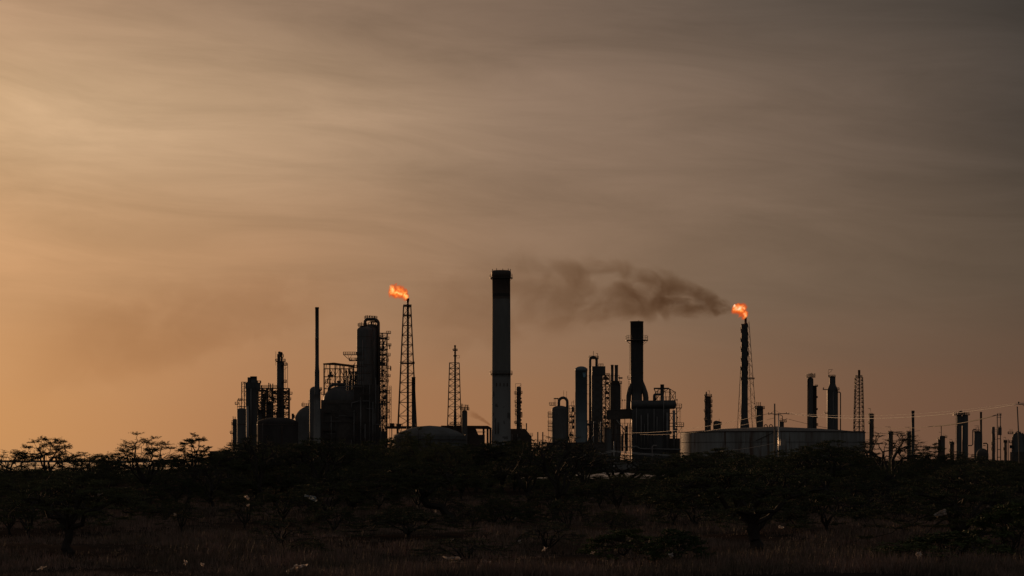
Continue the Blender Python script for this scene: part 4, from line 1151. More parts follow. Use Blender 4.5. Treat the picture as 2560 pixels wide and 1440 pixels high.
pipe(T, [(2456, -4, 1109), (2465, -4, 1108), (2468, -4, 1111), (2468, -4, T.by)], 1.7, 'steel')
pipe(T, [(2456, -4, 1114), (2463, -4, 1114)], .9, 'steel')
T = Thing('transformer_pole', 'twin-post transformer pole with hanging cans near the right edge', 'power pole', 2497, 520)
for x in (2493, 2501):
    T.mb().tube([(x, 0, 1034), (x + 0.5, 0, T.by)], [1.1, 1.4], 8).build('pole', M['wood'], None, True)
T.mb().bar((2487, 0, 1038), (2504, 0, 1038), 1.6).bar((2491, 0, 1043), (2503, 0, 1043), 1.6).build('crossarm', M['wood'])
for x in (2495, 2499, 2502.5):
    T.mb().cyl(x, 1032.5, 1037.5, 0.7, n=8).build('insulator', M['rubber'], None, True)
T.mb().dome(2498.3, 1069.5, 5.0, 1.5, 1088, -4, 14).build('transformer_can', M['steel'], None, True)
for x in (2496, 2499, 2501.5):
    T.mb().cyl(x, 1064.5, 1069.5, 0.6, d=-4, n=6).build('bushing', M['rubber'], None, True)
for y in (1097, 1124, 1143):
    T.mb().bar((2492, 0, y), (2502, 0, y), 1.8).build('rung', M['wood'])
T = tower('capped_column', 'slim dark column with a fat cap left of the transformer pole', 'column', 2483.5, 1200, 4, 1083, [(1110, 110, 250, 3), (1124, 110, 250, 3)], (2487, 1090, 1130), 2, 'steel')
T.mb().dome(2483.2, 1068.5, 3.9, 1.6, 1084).build('cap_drum', M['steel'], None, True)
T.mb().bar((2485, 0, 1064), (2485, 0, 1069), .8).build('vent_pipe', M['steel'])
for y in (1074, 1078, 1099):
    T.mb().bar((2487, 0, y), (2492, 0, y), .8).build('tie', M['steel'])
wire('aerial_cable', 'thick dark cable sagging left from the transformer pole', (2490, 1038), (2330, 1066), 0.010, 0.11, 'rubber', 520, 560, 18)
wire('aerial_cable', 'thin dark cable continuing left past the plain stack', (2330, 1066), (2185, 1069), 0.004, 0.05, 'rubber', 560, 640, 12)
T = Thing('process_block', 'dark crowded process block at the right frame edge behind the leaning pole', 'building', 2548, 1180)
T.mb().box(2528, 2610, 1130, T.by, -14, 14).build('wall', M['brick'])
T.mb().lathe(2545, [(8, 1082), (12, 1086), (15, 1094), (16, 1130)], 0, 22).build('vessel_shell', M['dark_vessel'], None, True)
T.mb().box(2540, 2604, 1085, 1130, -6, 10).build('casing', M['dark_vessel'])
for x, y in ((2534, 1088), (2540, 1080), (2545, 1077), (2551, 1079), (2556, 1082), (2561, 1078)):
    T.mb().cyl(x, y, 1096, 1.4, d=random.uniform(-5, 2), n=8).build('vent_pipe', M['steel'], None, True)
pipe(T, [(2538, -8, 1100), (2538, -8, 1084)] + arc(2543, 1084, 5, 180, 0, 6, -8)[1:] + [(2548, -8, 1100)], 1.3, 'steel')
deck(T, 2520, 2532, 1083.5, -6, 4, 4.5)
deck(T, 2523, 2530, 1106, -6, 4, 5)
for x in (2524, 2529):
    T.mb().bar((x, -5, 1075), (x, -5, 1084), .5).cyl(x, 1074, 1076, .9, d=-5, n=6).build('lamp', M['steel'])
T.mb().cyl(2526, 1113, 1121, 4, d=-10).build('drum', M['rubber'], None, True)
T = Thing('thin_post', 'thin bare post in front of the dark right-hand process block', 'post', 2520.5, 600)
T.mb().tube([(2520.3, 0, 1098), (2520.8, 0, T.by)], 0.9, 6).build('post', M['wood'])
T = Thing('leaning_pole', 'leaning bare pole at the right frame edge', 'power pole', 2547, 420)
T.mb().tube([(2543, 0, 1017.5), (2547.5, 0, 1110), (2550, 0, T.by)], [1.5, 1.8, 2.0], 8).build('pole', M['wood'], None, True)
T.mb().tube([(2542.6, 0, 1016.5), (2543, 0, 1019)], 1.9, 8).build('cap', M['steel'])
T = Thing('edge_pole', 'crossarm with a round insulator poking in at the right frame edge', 'power pole', 2570, 331)
T.mb().tube([(2570, 0, 990), (2571, 0, T.by)], [1.9, 2.8], 8).build('pole', M['wood'], None, True)
T.mb().bar((2544.5, -2.6, 1011), (2595, -2.6, 1011), 1.9).bar((2556, -2.6, 1012), (2570, -2.6, 1024), 1.2).build('crossarm', M['wood'])
T.mb().lathe(2546, [(0.5, 1004), (1.9, 1005), (2.2, 1006.5), (1.9, 1008), (0.7, 1009), (0.7, 1011)], -2.6, 10).build('insulator', M['rubber'], None, True)
# ------------------------------------------------------------------ flames and smoke
def vol_math(t):
    g_ = N(t, 'ShaderNodeTexCoord')
    sp = N(t, 'ShaderNodeSeparateXYZ')
    t.links.new(g_.outputs['Object'], sp.inputs[0])
    return g_.outputs['Object'], sp.outputs
def flame_mat(name, L, rad, seed, whiter):
    """burning gas: local x runs down-wind from the tip, L metres long"""
    m = bpy.data.materials.new(name)
    m.use_nodes = True
    t = m.node_tree
    for n in list(t.nodes):
        t.nodes.remove(n)
    P, (x, y, z) = vol_math(t)
    s = math_(t, 'DIVIDE', x, L, clamp=True)
    mp = N(t, 'ShaderNodeMapping')
    mp.inputs['Location'].default_value = (seed, seed * 2, 0)
    t.links.new(P, mp.inputs[0])
    nz = N(t, 'ShaderNodeTexNoise')
    nz.inputs['Scale'].default_value = 1.9 / rad
    nz.inputs['Detail'].default_value = 2.5
    nz.inputs['Distortion'].default_value = 0.8
    t.links.new(mp.outputs[0], nz.inputs['Vector'])
    nv = nz.outputs[0]
    # fat, ragged body: narrow at the tip, widest two thirds along
    rr = ramp_(t, s, [(0, (0.36,) * 3), (0.22, (0.62,) * 3), (0.62, (0.86,) * 3), (0.85, (0.72,) * 3), (1, (0.2,) * 3)])
    wob = math_(t, 'MULTIPLY', math_(t, 'SINE', math_(t, 'MULTIPLY_ADD', s, 7.0, seed)), rad * 0.14)
    z2 = math_(t, 'ADD', z, wob)
    r2 = math_(t, 'SQRT', math_(t, 'ADD', math_(t, 'POWER', y, 2.0), math_(t, 'POWER', z2, 2.0)))
    q = math_(t, 'DIVIDE', r2, math_(t, 'MULTIPLY', rr, rad))
    q = math_(t, 'ADD', q, math_(t, 'MULTIPLY', math_(t, 'SUBTRACT', 0.5, nv), 2.0))
    body = smooth_(t, q, 1.0, 0.55)
    hot = smooth_(t, q, 0.75, -0.15)
    col = ramp_(t, hot, [(0, (0.9, 0.10, 0.01)), (0.22, (1.0, 0.225, 0.03)), (0.68, (1.0, 0.36 + whiter * 0.05, 0.07 + whiter * 0.05)), (1, (1.0, 0.46 + whiter * 0.22, 0.12 + whiter * 0.4))])
    em = N(t, 'ShaderNodeEmission')
    t.links.new(col, em.inputs[0])
    k_ = 2.1 / (2 * rad)
    t.links.new(math_(t, 'MULTIPLY', body, math_(t, 'MULTIPLY_ADD', math_(t, 'POWER', hot, 1.2), 4.6 * k_, 1.5 * k_)), em.inputs[1])
    ab = N(t, 'ShaderNodeVolumeAbsorption')
    ab.inputs[0].default_value = (0.2, 0.1, 0.05, 1)
    t.links.new(math_(t, 'MULTIPLY', body, 2.6 / rad), ab.inputs[1])
    a_ = N(t, 'ShaderNodeAddShader')
    t.links.new(em.outputs[0], a_.inputs[0])
    t.links.new(ab.outputs[0], a_.inputs[1])
    o_ = N(t, 'ShaderNodeOutputMaterial')
    t.links.new(a_.outputs[0], o_.inputs[1])
    m.volume_intersection_method = 'ACCURATE' if hasattr(m, 'volume_intersection_method') else None
    return m
def local_tube(pts, n=16):
    mb = MB(None)
    mb.tube([p for p, r in pts], [r for p, r in pts], n)
    return mb.v, mb.f
def flame(label, px, py, qx, qy, D, rad_px, seed, whiter):
    k = D / F
    a = Vector(((px - 1280) * k, D, CH + (HY - py) * k))
    b = Vector(((qx - 1280) * k, D - 1.5, CH + (HY - qy) * k))
    L = (b - a).length
    rad = rad_px * k
    v, f = local_tube([((0, 0, 0), rad * 0.7), ((L * 0.2, 0, 0), rad), ((L * 0.8, 0, 0), rad * 1.05), ((L, 0, 0), rad * 0.6)])
    o = link_mesh('flame', v, f, flame_mat('burning_gas', L, rad, seed, whiter), None, False, a)
    o.rotation_euler = (b - a).to_track_quat('X', 'Z').to_euler()
    o.visible_shadow = True
    tag(o, label, 'flame', 'flames of the two flares')
flame('longer orange flame blown left from the tall latticed flare tower', 1019, 746, 974, 716, 1200, 24, 3.1, 0.2)
flame('brighter compact flame on the thick straked flare stack', 1866, 792, 1835, 762, 1200, 24, 8.4, 1.0)

def smoke_mat(name, L, R0, R1, z_bend, dens0, dens1, thr, seed, col=(0.50, 0.36, 0.22), fade=(0.75, 1.0), start=0.02, gamma=1.0, scl=1.7):
    m = bpy.data.materials.new(name)
    m.use_nodes = True
    t = m.node_tree
    for n in list(t.nodes):
        t.nodes.remove(n)
    P, (x, y, z) = vol_math(t)
    s = math_(t, 'DIVIDE', x, L, clamp=True)
    rad = math_(t, 'MULTIPLY_ADD', math_(t, 'POWER', s, gamma), R1 - R0, R0)
    zc = math_(t, 'MULTIPLY', math_(t, 'MULTIPLY', s, math_(t, 'SUBTRACT', 1.0, s)), 4 * z_bend)
    z2 = math_(t, 'DIVIDE', math_(t, 'SUBTRACT', z, zc), rad)
    y2 = math_(t, 'DIVIDE', y, rad)
    kx = math_(t, 'DIVIDE', x, math_(t, 'MULTIPLY_ADD', rad, 0.55, R1 * 0.18))
    cb = N(t, 'ShaderNodeCombineXYZ')
    t.links.new(kx, cb.inputs[0])
    t.links.new(math_(t, 'ADD', y2, seed), cb.inputs[1])
    t.links.new(z2, cb.inputs[2])
    nz = N(t, 'ShaderNodeTexNoise')
    nz.inputs['Scale'].default_value = scl
    nz.inputs['Detail'].default_value = 4
    nz.inputs['Roughness'].default_value = 0.56
    nz.inputs['Distortion'].default_value = 0.7
    t.links.new(cb.outputs[0], nz.inputs['Vector'])
    r2 = math_(t, 'SQRT', math_(t, 'ADD', math_(t, 'POWER', y2, 2.0), math_(t, 'POWER', z2, 2.0)))
    fall = smooth_(t, r2, 1.0, 0.4)
    body = smooth_(t, math_(t, 'MULTIPLY_ADD', fall, 0.20, math_(t, 'SUBTRACT', nz.outputs[0], 0.10)), thr, thr + 0.16)
    body = math_(t, 'MULTIPLY', body, fall)
    amp = math_(t, 'MULTIPLY_ADD', math_(t, 'POWER', math_(t, 'SUBTRACT', 1.0, s), 3.0), dens0 - dens1, dens1)
    amp = math_(t, 'MULTIPLY', amp, math_(t, 'MULTIPLY', smooth_(t, s, fade[1], fade[0]), smooth_(t, s, 0.0, start)))
    ab = N(t, 'ShaderNodeVolumeAbsorption')
    ab.inputs[0].default_value = (*col, 1)
    t.links.new(math_(t, 'MULTIPLY', body, amp), ab.inputs[1])
    o_ = N(t, 'ShaderNodeOutputMaterial')
    t.links.new(ab.outputs[0], o_.inputs[1])
    return m
def plume(name, label, px, py, qx, qy, D, D2, R0px, R1px, bend_px, d0, d1, thr, seed, **kw):
    """smoke drifting from one point to another; R in photo pixels at D"""
    k = D / F
    a = Vector(((px - 1280) * k, D, CH + (HY - py) * k))
    k2 = D2 / F
    b = Vector(((qx - 1280) * k2, D2, CH + (HY - qy) * k2))
    L = (b - a).length
    R0, R1, zb = R0px * k, R1px * k, bend_px * k
    g_ = kw.get('gamma', 1.0)
    pts = []
    for i in range(13):
        s = i / 12
        pts.append(((L * s, 0, 4 * zb * s * (1 - s)), R0 + (R1 - R0) * s ** g_))
    mb = MB(None)
    v, f = local_tube(pts, 18)
    o = link_mesh(name, v, f, smoke_mat(name + '_mat', L, R0, R1, zb, d0, d1, thr, seed, **kw), None, False, a)
    d = b - a
    o.rotation_euler = (0, -math.atan2(d.z, math.hypot(d.x, d.y)), math.atan2(d.y, d.x))
    return tag(o, label, None, None, 'stuff')
plume('smoke', 'dark smoke streaming left from the straked flare past the great chimney', 1834, 774, 980, 835, 1215, 1260, 9, 215, 72, 0.15, 0.0060, 0.48, 2.0, fade=(0.8, 1.0), start=0.01, gamma=0.58, scl=1.75)
plume('smoke', 'brown smoke haze drifting low toward the left edge from the left flare', 965, 708, -60, 890, 1290, 1400, 30, 240, -10, 0.008, 0.0062, 0.42, 5.0, fade=(0.55, 1.0), start=0.25, gamma=0.6, scl=1.6)
plume('smoke', 'small dark puff of smoke rising left of the great chimney foot', 1227, 1064, 1166, 1030, 1262, 1262, 3, 15, 3, 0.8, 0.16, 0.40, 7.0, fade=(0.6, 1.0), start=0.05)
plume('smoke', 'tiny puff of smoke by the boiler house right of the great chimney', 1312, 1066, 1296, 1054, 1225, 1225, 2, 7, 1, 0.6, 0.3, 0.38, 9.0, fade=(0.6, 1.0), start=0.05)

# ------------------------------------------------------------------ trees and bushes
def leaf_mat(name, a, b):
    m = bpy.data.materials.new(name)
    m.use_nodes = True
    t = m.node_tree
    p = t.nodes['Principled BSDF']
    g_ = N(t, 'ShaderNodeTexCoord')
    oi = N(t, 'ShaderNodeObjectInfo')
    n1 = noise_(t, g_.outputs['Object'], 1.3, 3, 0.6)
    f_ = math_(t, 'MULTIPLY_ADD', oi.outputs['Random'], 0.45, math_(t, 'MULTIPLY', n1, 0.6))
    t.links.new(mix_(t, smooth_(t, f_, 0.2, 0.8), a, b), p.inputs['Base Color'])
    p.inputs['Roughness'].default_value = 0.75
    p.inputs['Specular IOR Level'].default_value = 0.15
    return m
M['leaf'] = leaf_mat('thorn_leaf', (0.04, 0.046, 0.02), (0.10, 0.10, 0.042))
M['leaf2'] = leaf_mat('broad_leaf', (0.04, 0.055, 0.018), (0.09, 0.10, 0.03))

def grow(seed, H, W, fork, lean, n1, n2, n3, leaves, thick, spread=0.62, leaf=0.11, flat=1.0, pr=0.1, twig=7, base_w=1.0, deep=0.0, up=0.28):
    """thorn tree: limbs joined to an umbrella of leaf pads. Returns (trunk v,f), (crown v,f)"""
    rg = np.random.default_rng(seed)
    tv = MB(None)
    nodes = [(np.array([0, 0, 0.0]), -1), (np.array([lean[0] * 0.35, lean[1] * 0.35, fork * 0.5]), 0), (np.array([lean[0], lean[1], fork]), 1)]
    def top(r):
        return H - thick * (r ** 1.8)
    def attach(p, cand, up=0.0):
        best, bi = 1e9, 0
        for i in cand:
            q = nodes[i][0]
            d = np.linalg.norm(p - q) + (0.8 * max(0, q[2] - p[2]))
            if d < best:
                best, bi = d, i
        nodes.append((p, bi))
        return len(nodes) - 1
    l1, l2, l3 = [], [], []
    a0 = rg.uniform(0, 6.28)
    for i in range(n1):
        a = a0 + 6.283 * i / n1 + rg.uniform(-0.5, 0.5)
        r = rg.uniform(0.18, 0.36)
        z = fork + (top(r) - fork) * rg.uniform(0.35, 0.6)
        l1.append(attach(np.array([lean[0] + r * W / 2 * math.cos(a), lean[1] + r * W / 2 * math.sin(a), z]), [2] if i % 3 else [1, 2]))
    for i in range(n2):
        a = rg.uniform(0, 6.283)
        r = rg.uniform(0.2, 0.72)
        z = fork + (top(r) - fork) * rg.uniform(0.55, 0.85)
        l2.append(attach(np.array([lean[0] + r * W / 2 * math.cos(a), lean[1] + r * W / 2 * math.sin(a), z]), l1))
    for i in range(n3):
        a = rg.uniform(0, 6.283)
        r = math.sqrt(rg.uniform(0.02, 1.0)) * rg.uniform(0.85, 1.08)
        z = top(r) - abs(rg.normal(0, thick * 0.22)) - rg.uniform(0, thick * 0.15)
        if rg.random() < deep:
            z -= rg.uniform(0.05, 0.5) * (z - fork)
        l3.append(attach(np.array([lean[0] + r * W / 2 * math.cos(a), lean[1] + r * W / 2 * math.sin(a), max(z, fork * 0.7)]), l2 + l1))
    cnt = [0.0] * len(nodes)
    for i in range(len(nodes) - 1, -1, -1):
        cnt[i] += 1 if i in set(l3) else 0.15
        if nodes[i][1] >= 0:
            cnt[nodes[i][1]] += cnt[i]
    cv = MB(None)
    for i, (p, par) in enumerate(nodes):
        if par < 0:
            continue
        q = nodes[par][0]
        L = np.linalg.norm(p - q)
        r1 = max(0.012, pr * (cnt[i] / len(l3)) ** 0.5)
        r0 = max(r1, min(pr * (cnt[par] / len(l3)) ** 0.5, r1 * 1.6)) * (1.3 * base_w if par == 0 else 1)
        m1 = q + (p - q) * 0.35 + rg.normal(0, 0.09 * L, 3)
        m2 = q + (p - q) * 0.7 + rg.normal(0, 0.07 * L, 3)
        m1[2] = max(m1[2], 0.02)
        tgt = cv if i in l3 else tv
        tgt.tube([tuple(q), tuple(m1), tuple(m2), tuple(p)], [r0, r0 * .7 + r1 * .3, r0 * .3 + r1 * .7, r1], 5 if tgt is tv else 4, False)
    nb = len(cv.f)
    # leaf pads with fine twigs
    LV, LF = [], []
    pad = W * spread / math.sqrt(n3) 
    for i in l3:
        c = nodes[i][0]
        out = c - np.array([lean[0], lean[1], c[2]])
        n_ = int(leaves * rg.uniform(0.6, 1.4))
        for j in range(twig):
            a = rg.uniform(0, 6.283)
            e = c + np.array([math.cos(a), math.sin(a), rg.uniform(-0.12, up)]) * pad * rg.uniform(0.7, 1.45) + out * 0.08
            mid = (c + e) / 2 + rg.normal(0, 0.05 * pad, 3)
            cv.tube([tuple(c), tuple(mid), tuple(e)], [0.012, 0.009, 0.005], 3, False)
            nb = len(cv.f)
            k_ = max(1, n_ // twig)
            for q_ in range(k_):
                t_ = rg.uniform(0.25, 1.05)
                pos = (c + (e - c) * t_) + rg.normal(0, 0.12 * pad, 3) * np.array([1, 1, 0.55 * flat])
                d1 = rg.normal(0, 1, 3) * np.array([1, 1, 0.5])
                d1 = d1 / np.linalg.norm(d1) * leaf * rg.uniform(0.6, 1.5)
                d2 = rg.normal(0, 1, 3)
                d2 = d2 / np.linalg.norm(d2) * leaf * rg.uniform(0.25, 0.5)
                b_ = len(LV)
                LV += [tuple(pos - d2 * 0.5), tuple(pos + d1), tuple(pos + d2 * 0.5)]
                LF.append((b_, b_ + 1, b_ + 2))
    return (tv.v, tv.f), (cv.v, cv.f), (LV, LF)

def mesh2(name, parts):
    v, f, mi = [], [], []
    for (pv, pf), slot in parts:
        b = len(v)
        v += pv
        f += [tuple(i + b for i in q) for q in pf]
        mi += [slot] * len(pf)
    me = bpy.data.meshes.new(name)
    me.from_pydata(v, [], f)
    me.polygons.foreach_set('material_index', mi)
    me.update()
    return me
class Proto:
    def __init__(s, leafm, **kw):
        t_, c_, l_ = grow(**kw)
        s.H, s.W = kw['H'], kw['W']
        s.trunk = mesh2('trunk', [(t_, 0)])
        s.trunk.materials.append(M['bark'])
        s.crown = mesh2('crown', [(c_, 0), (l_, 1)])
        s.crown.materials.append(M['bark'])
        s.crown.materials.append(M[leafm])
PR = {
    'sparse': Proto('leaf', seed=1, H=6.0, W=6.6, fork=2.2, lean=(0.2, 0), n1=5, n2=18, n3=80, leaves=190, thick=2.3, spread=0.62, pr=0.15, flat=1.0, leaf=0.12, deep=0.35, up=0.6),
    'broad': Proto('leaf', seed=2, H=6.0, W=8.6, fork=1.4, lean=(-0.3, 0), n1=7, n2=24, n3=140, leaves=180, thick=2.8, spread=0.62, pr=0.2, flat=1.0, leaf=0.11, deep=0.5, up=0.6),
    'narrow': Proto('leaf', seed=3, H=6.2, W=4.4, fork=2.4, lean=(0.5, 0), n1=4, n2=14, n3=90, leaves=190, thick=2.6, spread=0.6, pr=0.15, flat=1.0, leaf=0.11, deep=0.45, up=0.6),
    'umbrella': Proto('leaf', seed=4, H=4.0, W=7.2, fork=1.35, lean=(0.1, 0), n1=7, n2=26, n3=130, leaves=380, thick=1.3, spread=0.72, pr=0.2, base_w=1.3, leaf=0.075, deep=0.3, flat=0.6),
    'bare': Proto('leaf', seed=5, H=6.4, W=8.0, fork=1.8, lean=(0.3, 0), n1=7, n2=26, n3=70, leaves=34, thick=2.2, spread=0.5, pr=0.2, twig=9),
    'vase': Proto('leaf', seed=6, H=4.6, W=7.0, fork=0.5, lean=(0, 0), n1=9, n2=24, n3=90, leaves=110, thick=1.6, spread=0.62, pr=0.2),
    'leaning': Proto('leaf', seed=7, H=4.2, W=6.4, fork=1.9, lean=(-1.6, 0.2), n1=6, n2=20, n3=110, leaves=340, thick=1.5, spread=0.66, pr=0.2, base_w=1.2, leaf=0.075, deep=0.3),
    'dense': Proto('leaf', seed=8, H=4.4, W=7.5, fork=0.8, lean=(0, 0), n1=8, n2=30, n3=140, leaves=330, thick=2.4, spread=0.7, pr=0.2, leaf=0.085, deep=0.3),
    'bush': Proto('leaf', seed=9, H=1.9, W=4.0, fork=0.2, lean=(0, 0), n1=8, n2=22, n3=80, leaves=130, thick=1.2, spread=0.7, pr=0.07, leaf=0.08),
    'thornbush': Proto('leaf', seed=10, H=2.3, W=3.2, fork=0.3, lean=(0.1, 0), n1=8, n2=22, n3=60, leaves=60, thick=1.3, spread=0.6, pr=0.07, leaf=0.08, twig=9),
    'broadleaf': Proto('leaf2', seed=12, H=1.7, W=3.0, fork=0.2, lean=(0, 0), n1=7, n2=18, n3=60, leaves=60, thick=1.2, spread=0.7, pr=0.05, leaf=0.17),
}
def plant(kind, name, label, cat, px, D, top=None, width=None, rot=0.0, group=None, Hm=None):
    """a copy of one grown plant at photo column px, D metres off; top = photo row its crown reaches"""
    p = PR[kind]
    x = (px - 1280) * D / F
    z0 = gz(x, D)
    H = Hm if Hm else CH + (HY - top) * D / F - z0
    r_ = bpy.data.objects.new(name, None)
    COL.objects.link(r_)
    r_.location = (x, D, z0 - 0.03)
    r_.rotation_euler = (0, 0, rot)
    s = H / p.H
    wsc = (width * D / F / p.W) if width else s
    r_.scale = (wsc, wsc, s)
    tag(r_, label, cat, group)
    for nm, me in (('trunk', p.trunk), ('crown', p.crown)):
        o = bpy.data.objects.new(nm, me)
        COL.objects.link(o)
        o.parent = r_
    return r_
TG = 'thorn trees of the scrub'
for kind, px, D, top, wd, rot, lab in (
    ('sparse', 112, 232, 1084, 175, 0.4, 'feathery flat-topped thorn tree standing alone against the glow at far left'),
    ('broad', 372, 212, 1080, 275, 1.0, 'broad feathery thorn tree against the glow left of the blockhouse'),
    ('narrow', 470, 200, 1075, 125, 0.2, 'narrow forked thorn tree nearest the blockhouse, against the glow'),
    ('vase', 225, 262, 1126, 150, 2.0, 'low spreading thorn tree between the two tall feathery trees at left'),
    ('bare', 20, 250, 1117, 120, 0.8, 'thin bare thorn tree cut by the left frame edge'),
    ('umbrella', 165, 100, 1178, 360, 0.3, 'near dark thorn tree with a forked leaning trunk at lower left'),
    ('umbrella', 1890, 98, 1158, 450, 2.2, 'near dark umbrella thorn tree with a stout trunk below the great tank'),
    ('dense', 2400, 112, 1168, 380, 0.9, 'near dark thorn tree with a leaning trunk at lower right'),
    ('bare', 655, 235, 1086, 150, 3.6, 'gnarled thorn tree with a kinked trunk in front of the storage drum'),
    ('vase', 800, 262, 1096, 190, 0.7, 'bushy-headed thorn tree at the foot of the thin stack'),
    ('dense', 930, 300, 1098, 230, 1.7, 'wide dark thorn tree below the crowded stair structure'),
    ('broad', 1040, 265, 1076, 150, 2.9, 'tall thorn tree overlapping the left side of the domed tank'),
    ('vase', 1112, 240, 1108, 120, 0.5, 'low branchy thorn tree before the right side of the domed tank'),
    ('leaning', 1145, 142, 1152, 300, 0.1, 'thorn tree with a trunk leaning left, below the domed tank'),
    ('dense', 1255, 300, 1100, 200, 2.1, 'dark thorn tree before the foot of the great chimney'),
    ('bare', 1390, 158, 1088, 260, 1.1, 'tall many-limbed open thorn tree left of centre below the blue cylinder'),
    ('broad', 1325, 190, 1108, 190, 0.2, 'thorn tree with crossing limbs right of the great chimney foot'),
    ('vase', 1560, 285, 1138, 270, 0.0, 'vase-shaped many-stemmed thorn tree below the conveyor gallery'),
    ('dense', 1755, 255, 1118, 220, 1.3, 'dark thorn tree before the left end of the great tank'),
    ('dense', 2070, 225, 1096, 230, 2.6, 'dark full thorn tree before the right end of the great tank'),
    ('bare', 2215, 232, 1078, 210, 0.3, 'sprawling half-bare thorn tree just right of the great tank'),
    ('narrow', 2330, 300, 1108, 90, 1.5, 'small dark thorn tree left of the spiked column'),
    ('leaning', 860, 160, 1172, 250, 2.5, 'many-stemmed dark thorn bush tree below the reactor'),
    ('vase', 2160, 165, 1195, 220, 0.9, 'low vase-shaped thorn tree below the slim columns'),
    ('broad', 1660, 300, 1136, 170, 2.2, 'spreading thorn tree before the bund wall at the great tank corner'),
    ('dense', 2465, 260, 1150, 220, 0.2, 'thorn tree covering the feet of the transformer pole'),
    ('bare', 530, 190, 1158, 170, 4.4, 'half-bare thorn tree below the blockhouse'),
    ('broad', 600, 290, 1112, 190, 0.3, 'dusky thorn tree below the furnace tower'),
    ('dense', 725, 300, 1108, 200, 2.3, 'dark thorn tree between the kinked thorn tree and the thin stack foot'),
    ('broad', 865, 310, 1104, 180, 1.9, 'thorn tree at the foot of the great regenerator vessel'),
    ('dense', 1000, 320, 1077, 140, 0.4, 'dark thorn tree under the left flare tower legs'),
    ('vase', 1190, 300, 1112, 140, 1.4, 'thorn tree before the pump shelter'),
    ('dense', 1320, 310, 1103, 130, 3.0, 'dark thorn tree before the boiler house'),
    ('bare', 1452, 210, 1106, 150, 0.9, 'thorn tree before the foot of the blue cylinder'),
    ('dense', 1720, 300, 1128, 150, 2.0, 'rounded thorn tree at the sunlit left edge of the great tank'),
    ('broad', 1830, 290, 1124, 190, 1.2, 'spreading thorn tree before the middle of the great tank'),
    ('dense', 1990, 290, 1112, 170, 0.7, 'dark thorn tree right of the twin-legged pole foot'),
    ('dense', 2140, 300, 1104, 140, 1.6, 'dark thorn tree at the right edge of the great tank'),
    ('broad', 2290, 280, 1128, 130, 2.2, 'thorn tree hiding the foot of the plain stack'),
    ('vase', 2400, 300, 1130, 140, 0.1, 'thorn tree before the twin reactor pair'),
    ('dense', 2550, 300, 1148, 160, 1.9, 'dark thorn tree before the dark block at the right edge'),
    ('dense', 60, 175, 1165, 260, 1.2, 'dark thorn tree behind the near lower-left tree'),
):
    plant(kind, 'thorn_tree', lab, 'tree', px, D, HY - (HY - top) - (0 if px < 530 else 0.05) * (CH * F / D + HY - top), wd * (1.05 if px < 530 else 1.18), rot, TG)
LM = []
for i, (px, lm) in enumerate(((585, 'the slim dark drum'), (632, 'the furnace tower front'), (690, 'the middle of the storage drum'), (752, 'the dome-topped vessel'), (828, 'the regenerator, left side'), (900, 'the reactor vessel'), (955, 'the stair structure foot'),
                              (1022, 'the short stack foot'), (1150, 'the right edge of the domed tank'), (1215, 'the pump shelter end'), (1285, 'the slim frame-topped column'), (1345, 'the low tangle of pipes'), (1420, 'the looped vessel'),
                              (1800, 'the squat drum'), (1905, 'the crowned column'), (2040, 'the paired columns'), (2110, 'the bottle column'), (2320, 'the gap left of the spiked column'), (2440, 'the davit drum'))):
    D = (285, 310, 335)[i % 3]
    top = (1108, 1100, 1114, 1104)[i % 4] + (22 if 1600 < px < 2000 else 0) + (28 if px > 2250 else 0)
    plant(('dense', 'broad', 'dense', 'vase', 'leaning')[i % 5], 'thorn_tree', 'tall dark thorn tree standing before %s' % lm, 'tree', px, D, HY - (HY - top) - 0.05 * (CH * F / D + HY - top), (205, 170, 185)[i % 3], i * 1.7, TG)
LM += [(0, 'the left end of the pipe bridge'), (250, 'the pipe bridge'), (470, 'the blockhouse'), (620, 'the furnace tower'), (700, 'the storage drum'), (790, 'the thin stack'), (860, 'the regenerator'),
      (930, 'the reactor'), (1018, 'the left flare tower'), (1075, 'the domed tank'), (1165, 'the pump shelter'), (1253, 'the great chimney'), (1320, 'the boiler house'), (1400, 'the looped vessel'),
      (1453, 'the blue cylinder'), (1520, 'the twin flues'), (1592, 'the big stack'), (1690, 'the header drum end'), (1770, 'the many-decked column'), (1862, 'the straked flare'), (1940, 'the twin-legged pole'),
      (2030, 'the paired columns'), (2081, 'the bottle column'), (2147, 'the far latticed mast'), (2225, 'the slim columns'), (2283, 'the plain stack'), (2355, 'the spiked column'), (2405, 'the twin reactor'), (2497, 'the transformer pole'), (2560, 'the right frame edge')]
def near(px):
    return min(LM, key=lambda a: abs(a[0] - px))[1]
rb = random.Random(5)
used = {}
def fill(kind, name, cat, group, adj, px, D, Hm, wd=None):
    lm = near(px)
    q = 'low on the near grass' if D < 125 else 'in the near scrub' if D < 165 else 'in the middle scrub' if D < 230 else 'in the far scrub'
    key = (adj, lm, q)
    used[key] = used.get(key, 0) + 1
    if used[key] > 1:
        return
    plant(kind, name, '%s %s, below %s' % (adj, q, lm), cat, px, D, None, wd, rb.uniform(0, 6.28), group, Hm)
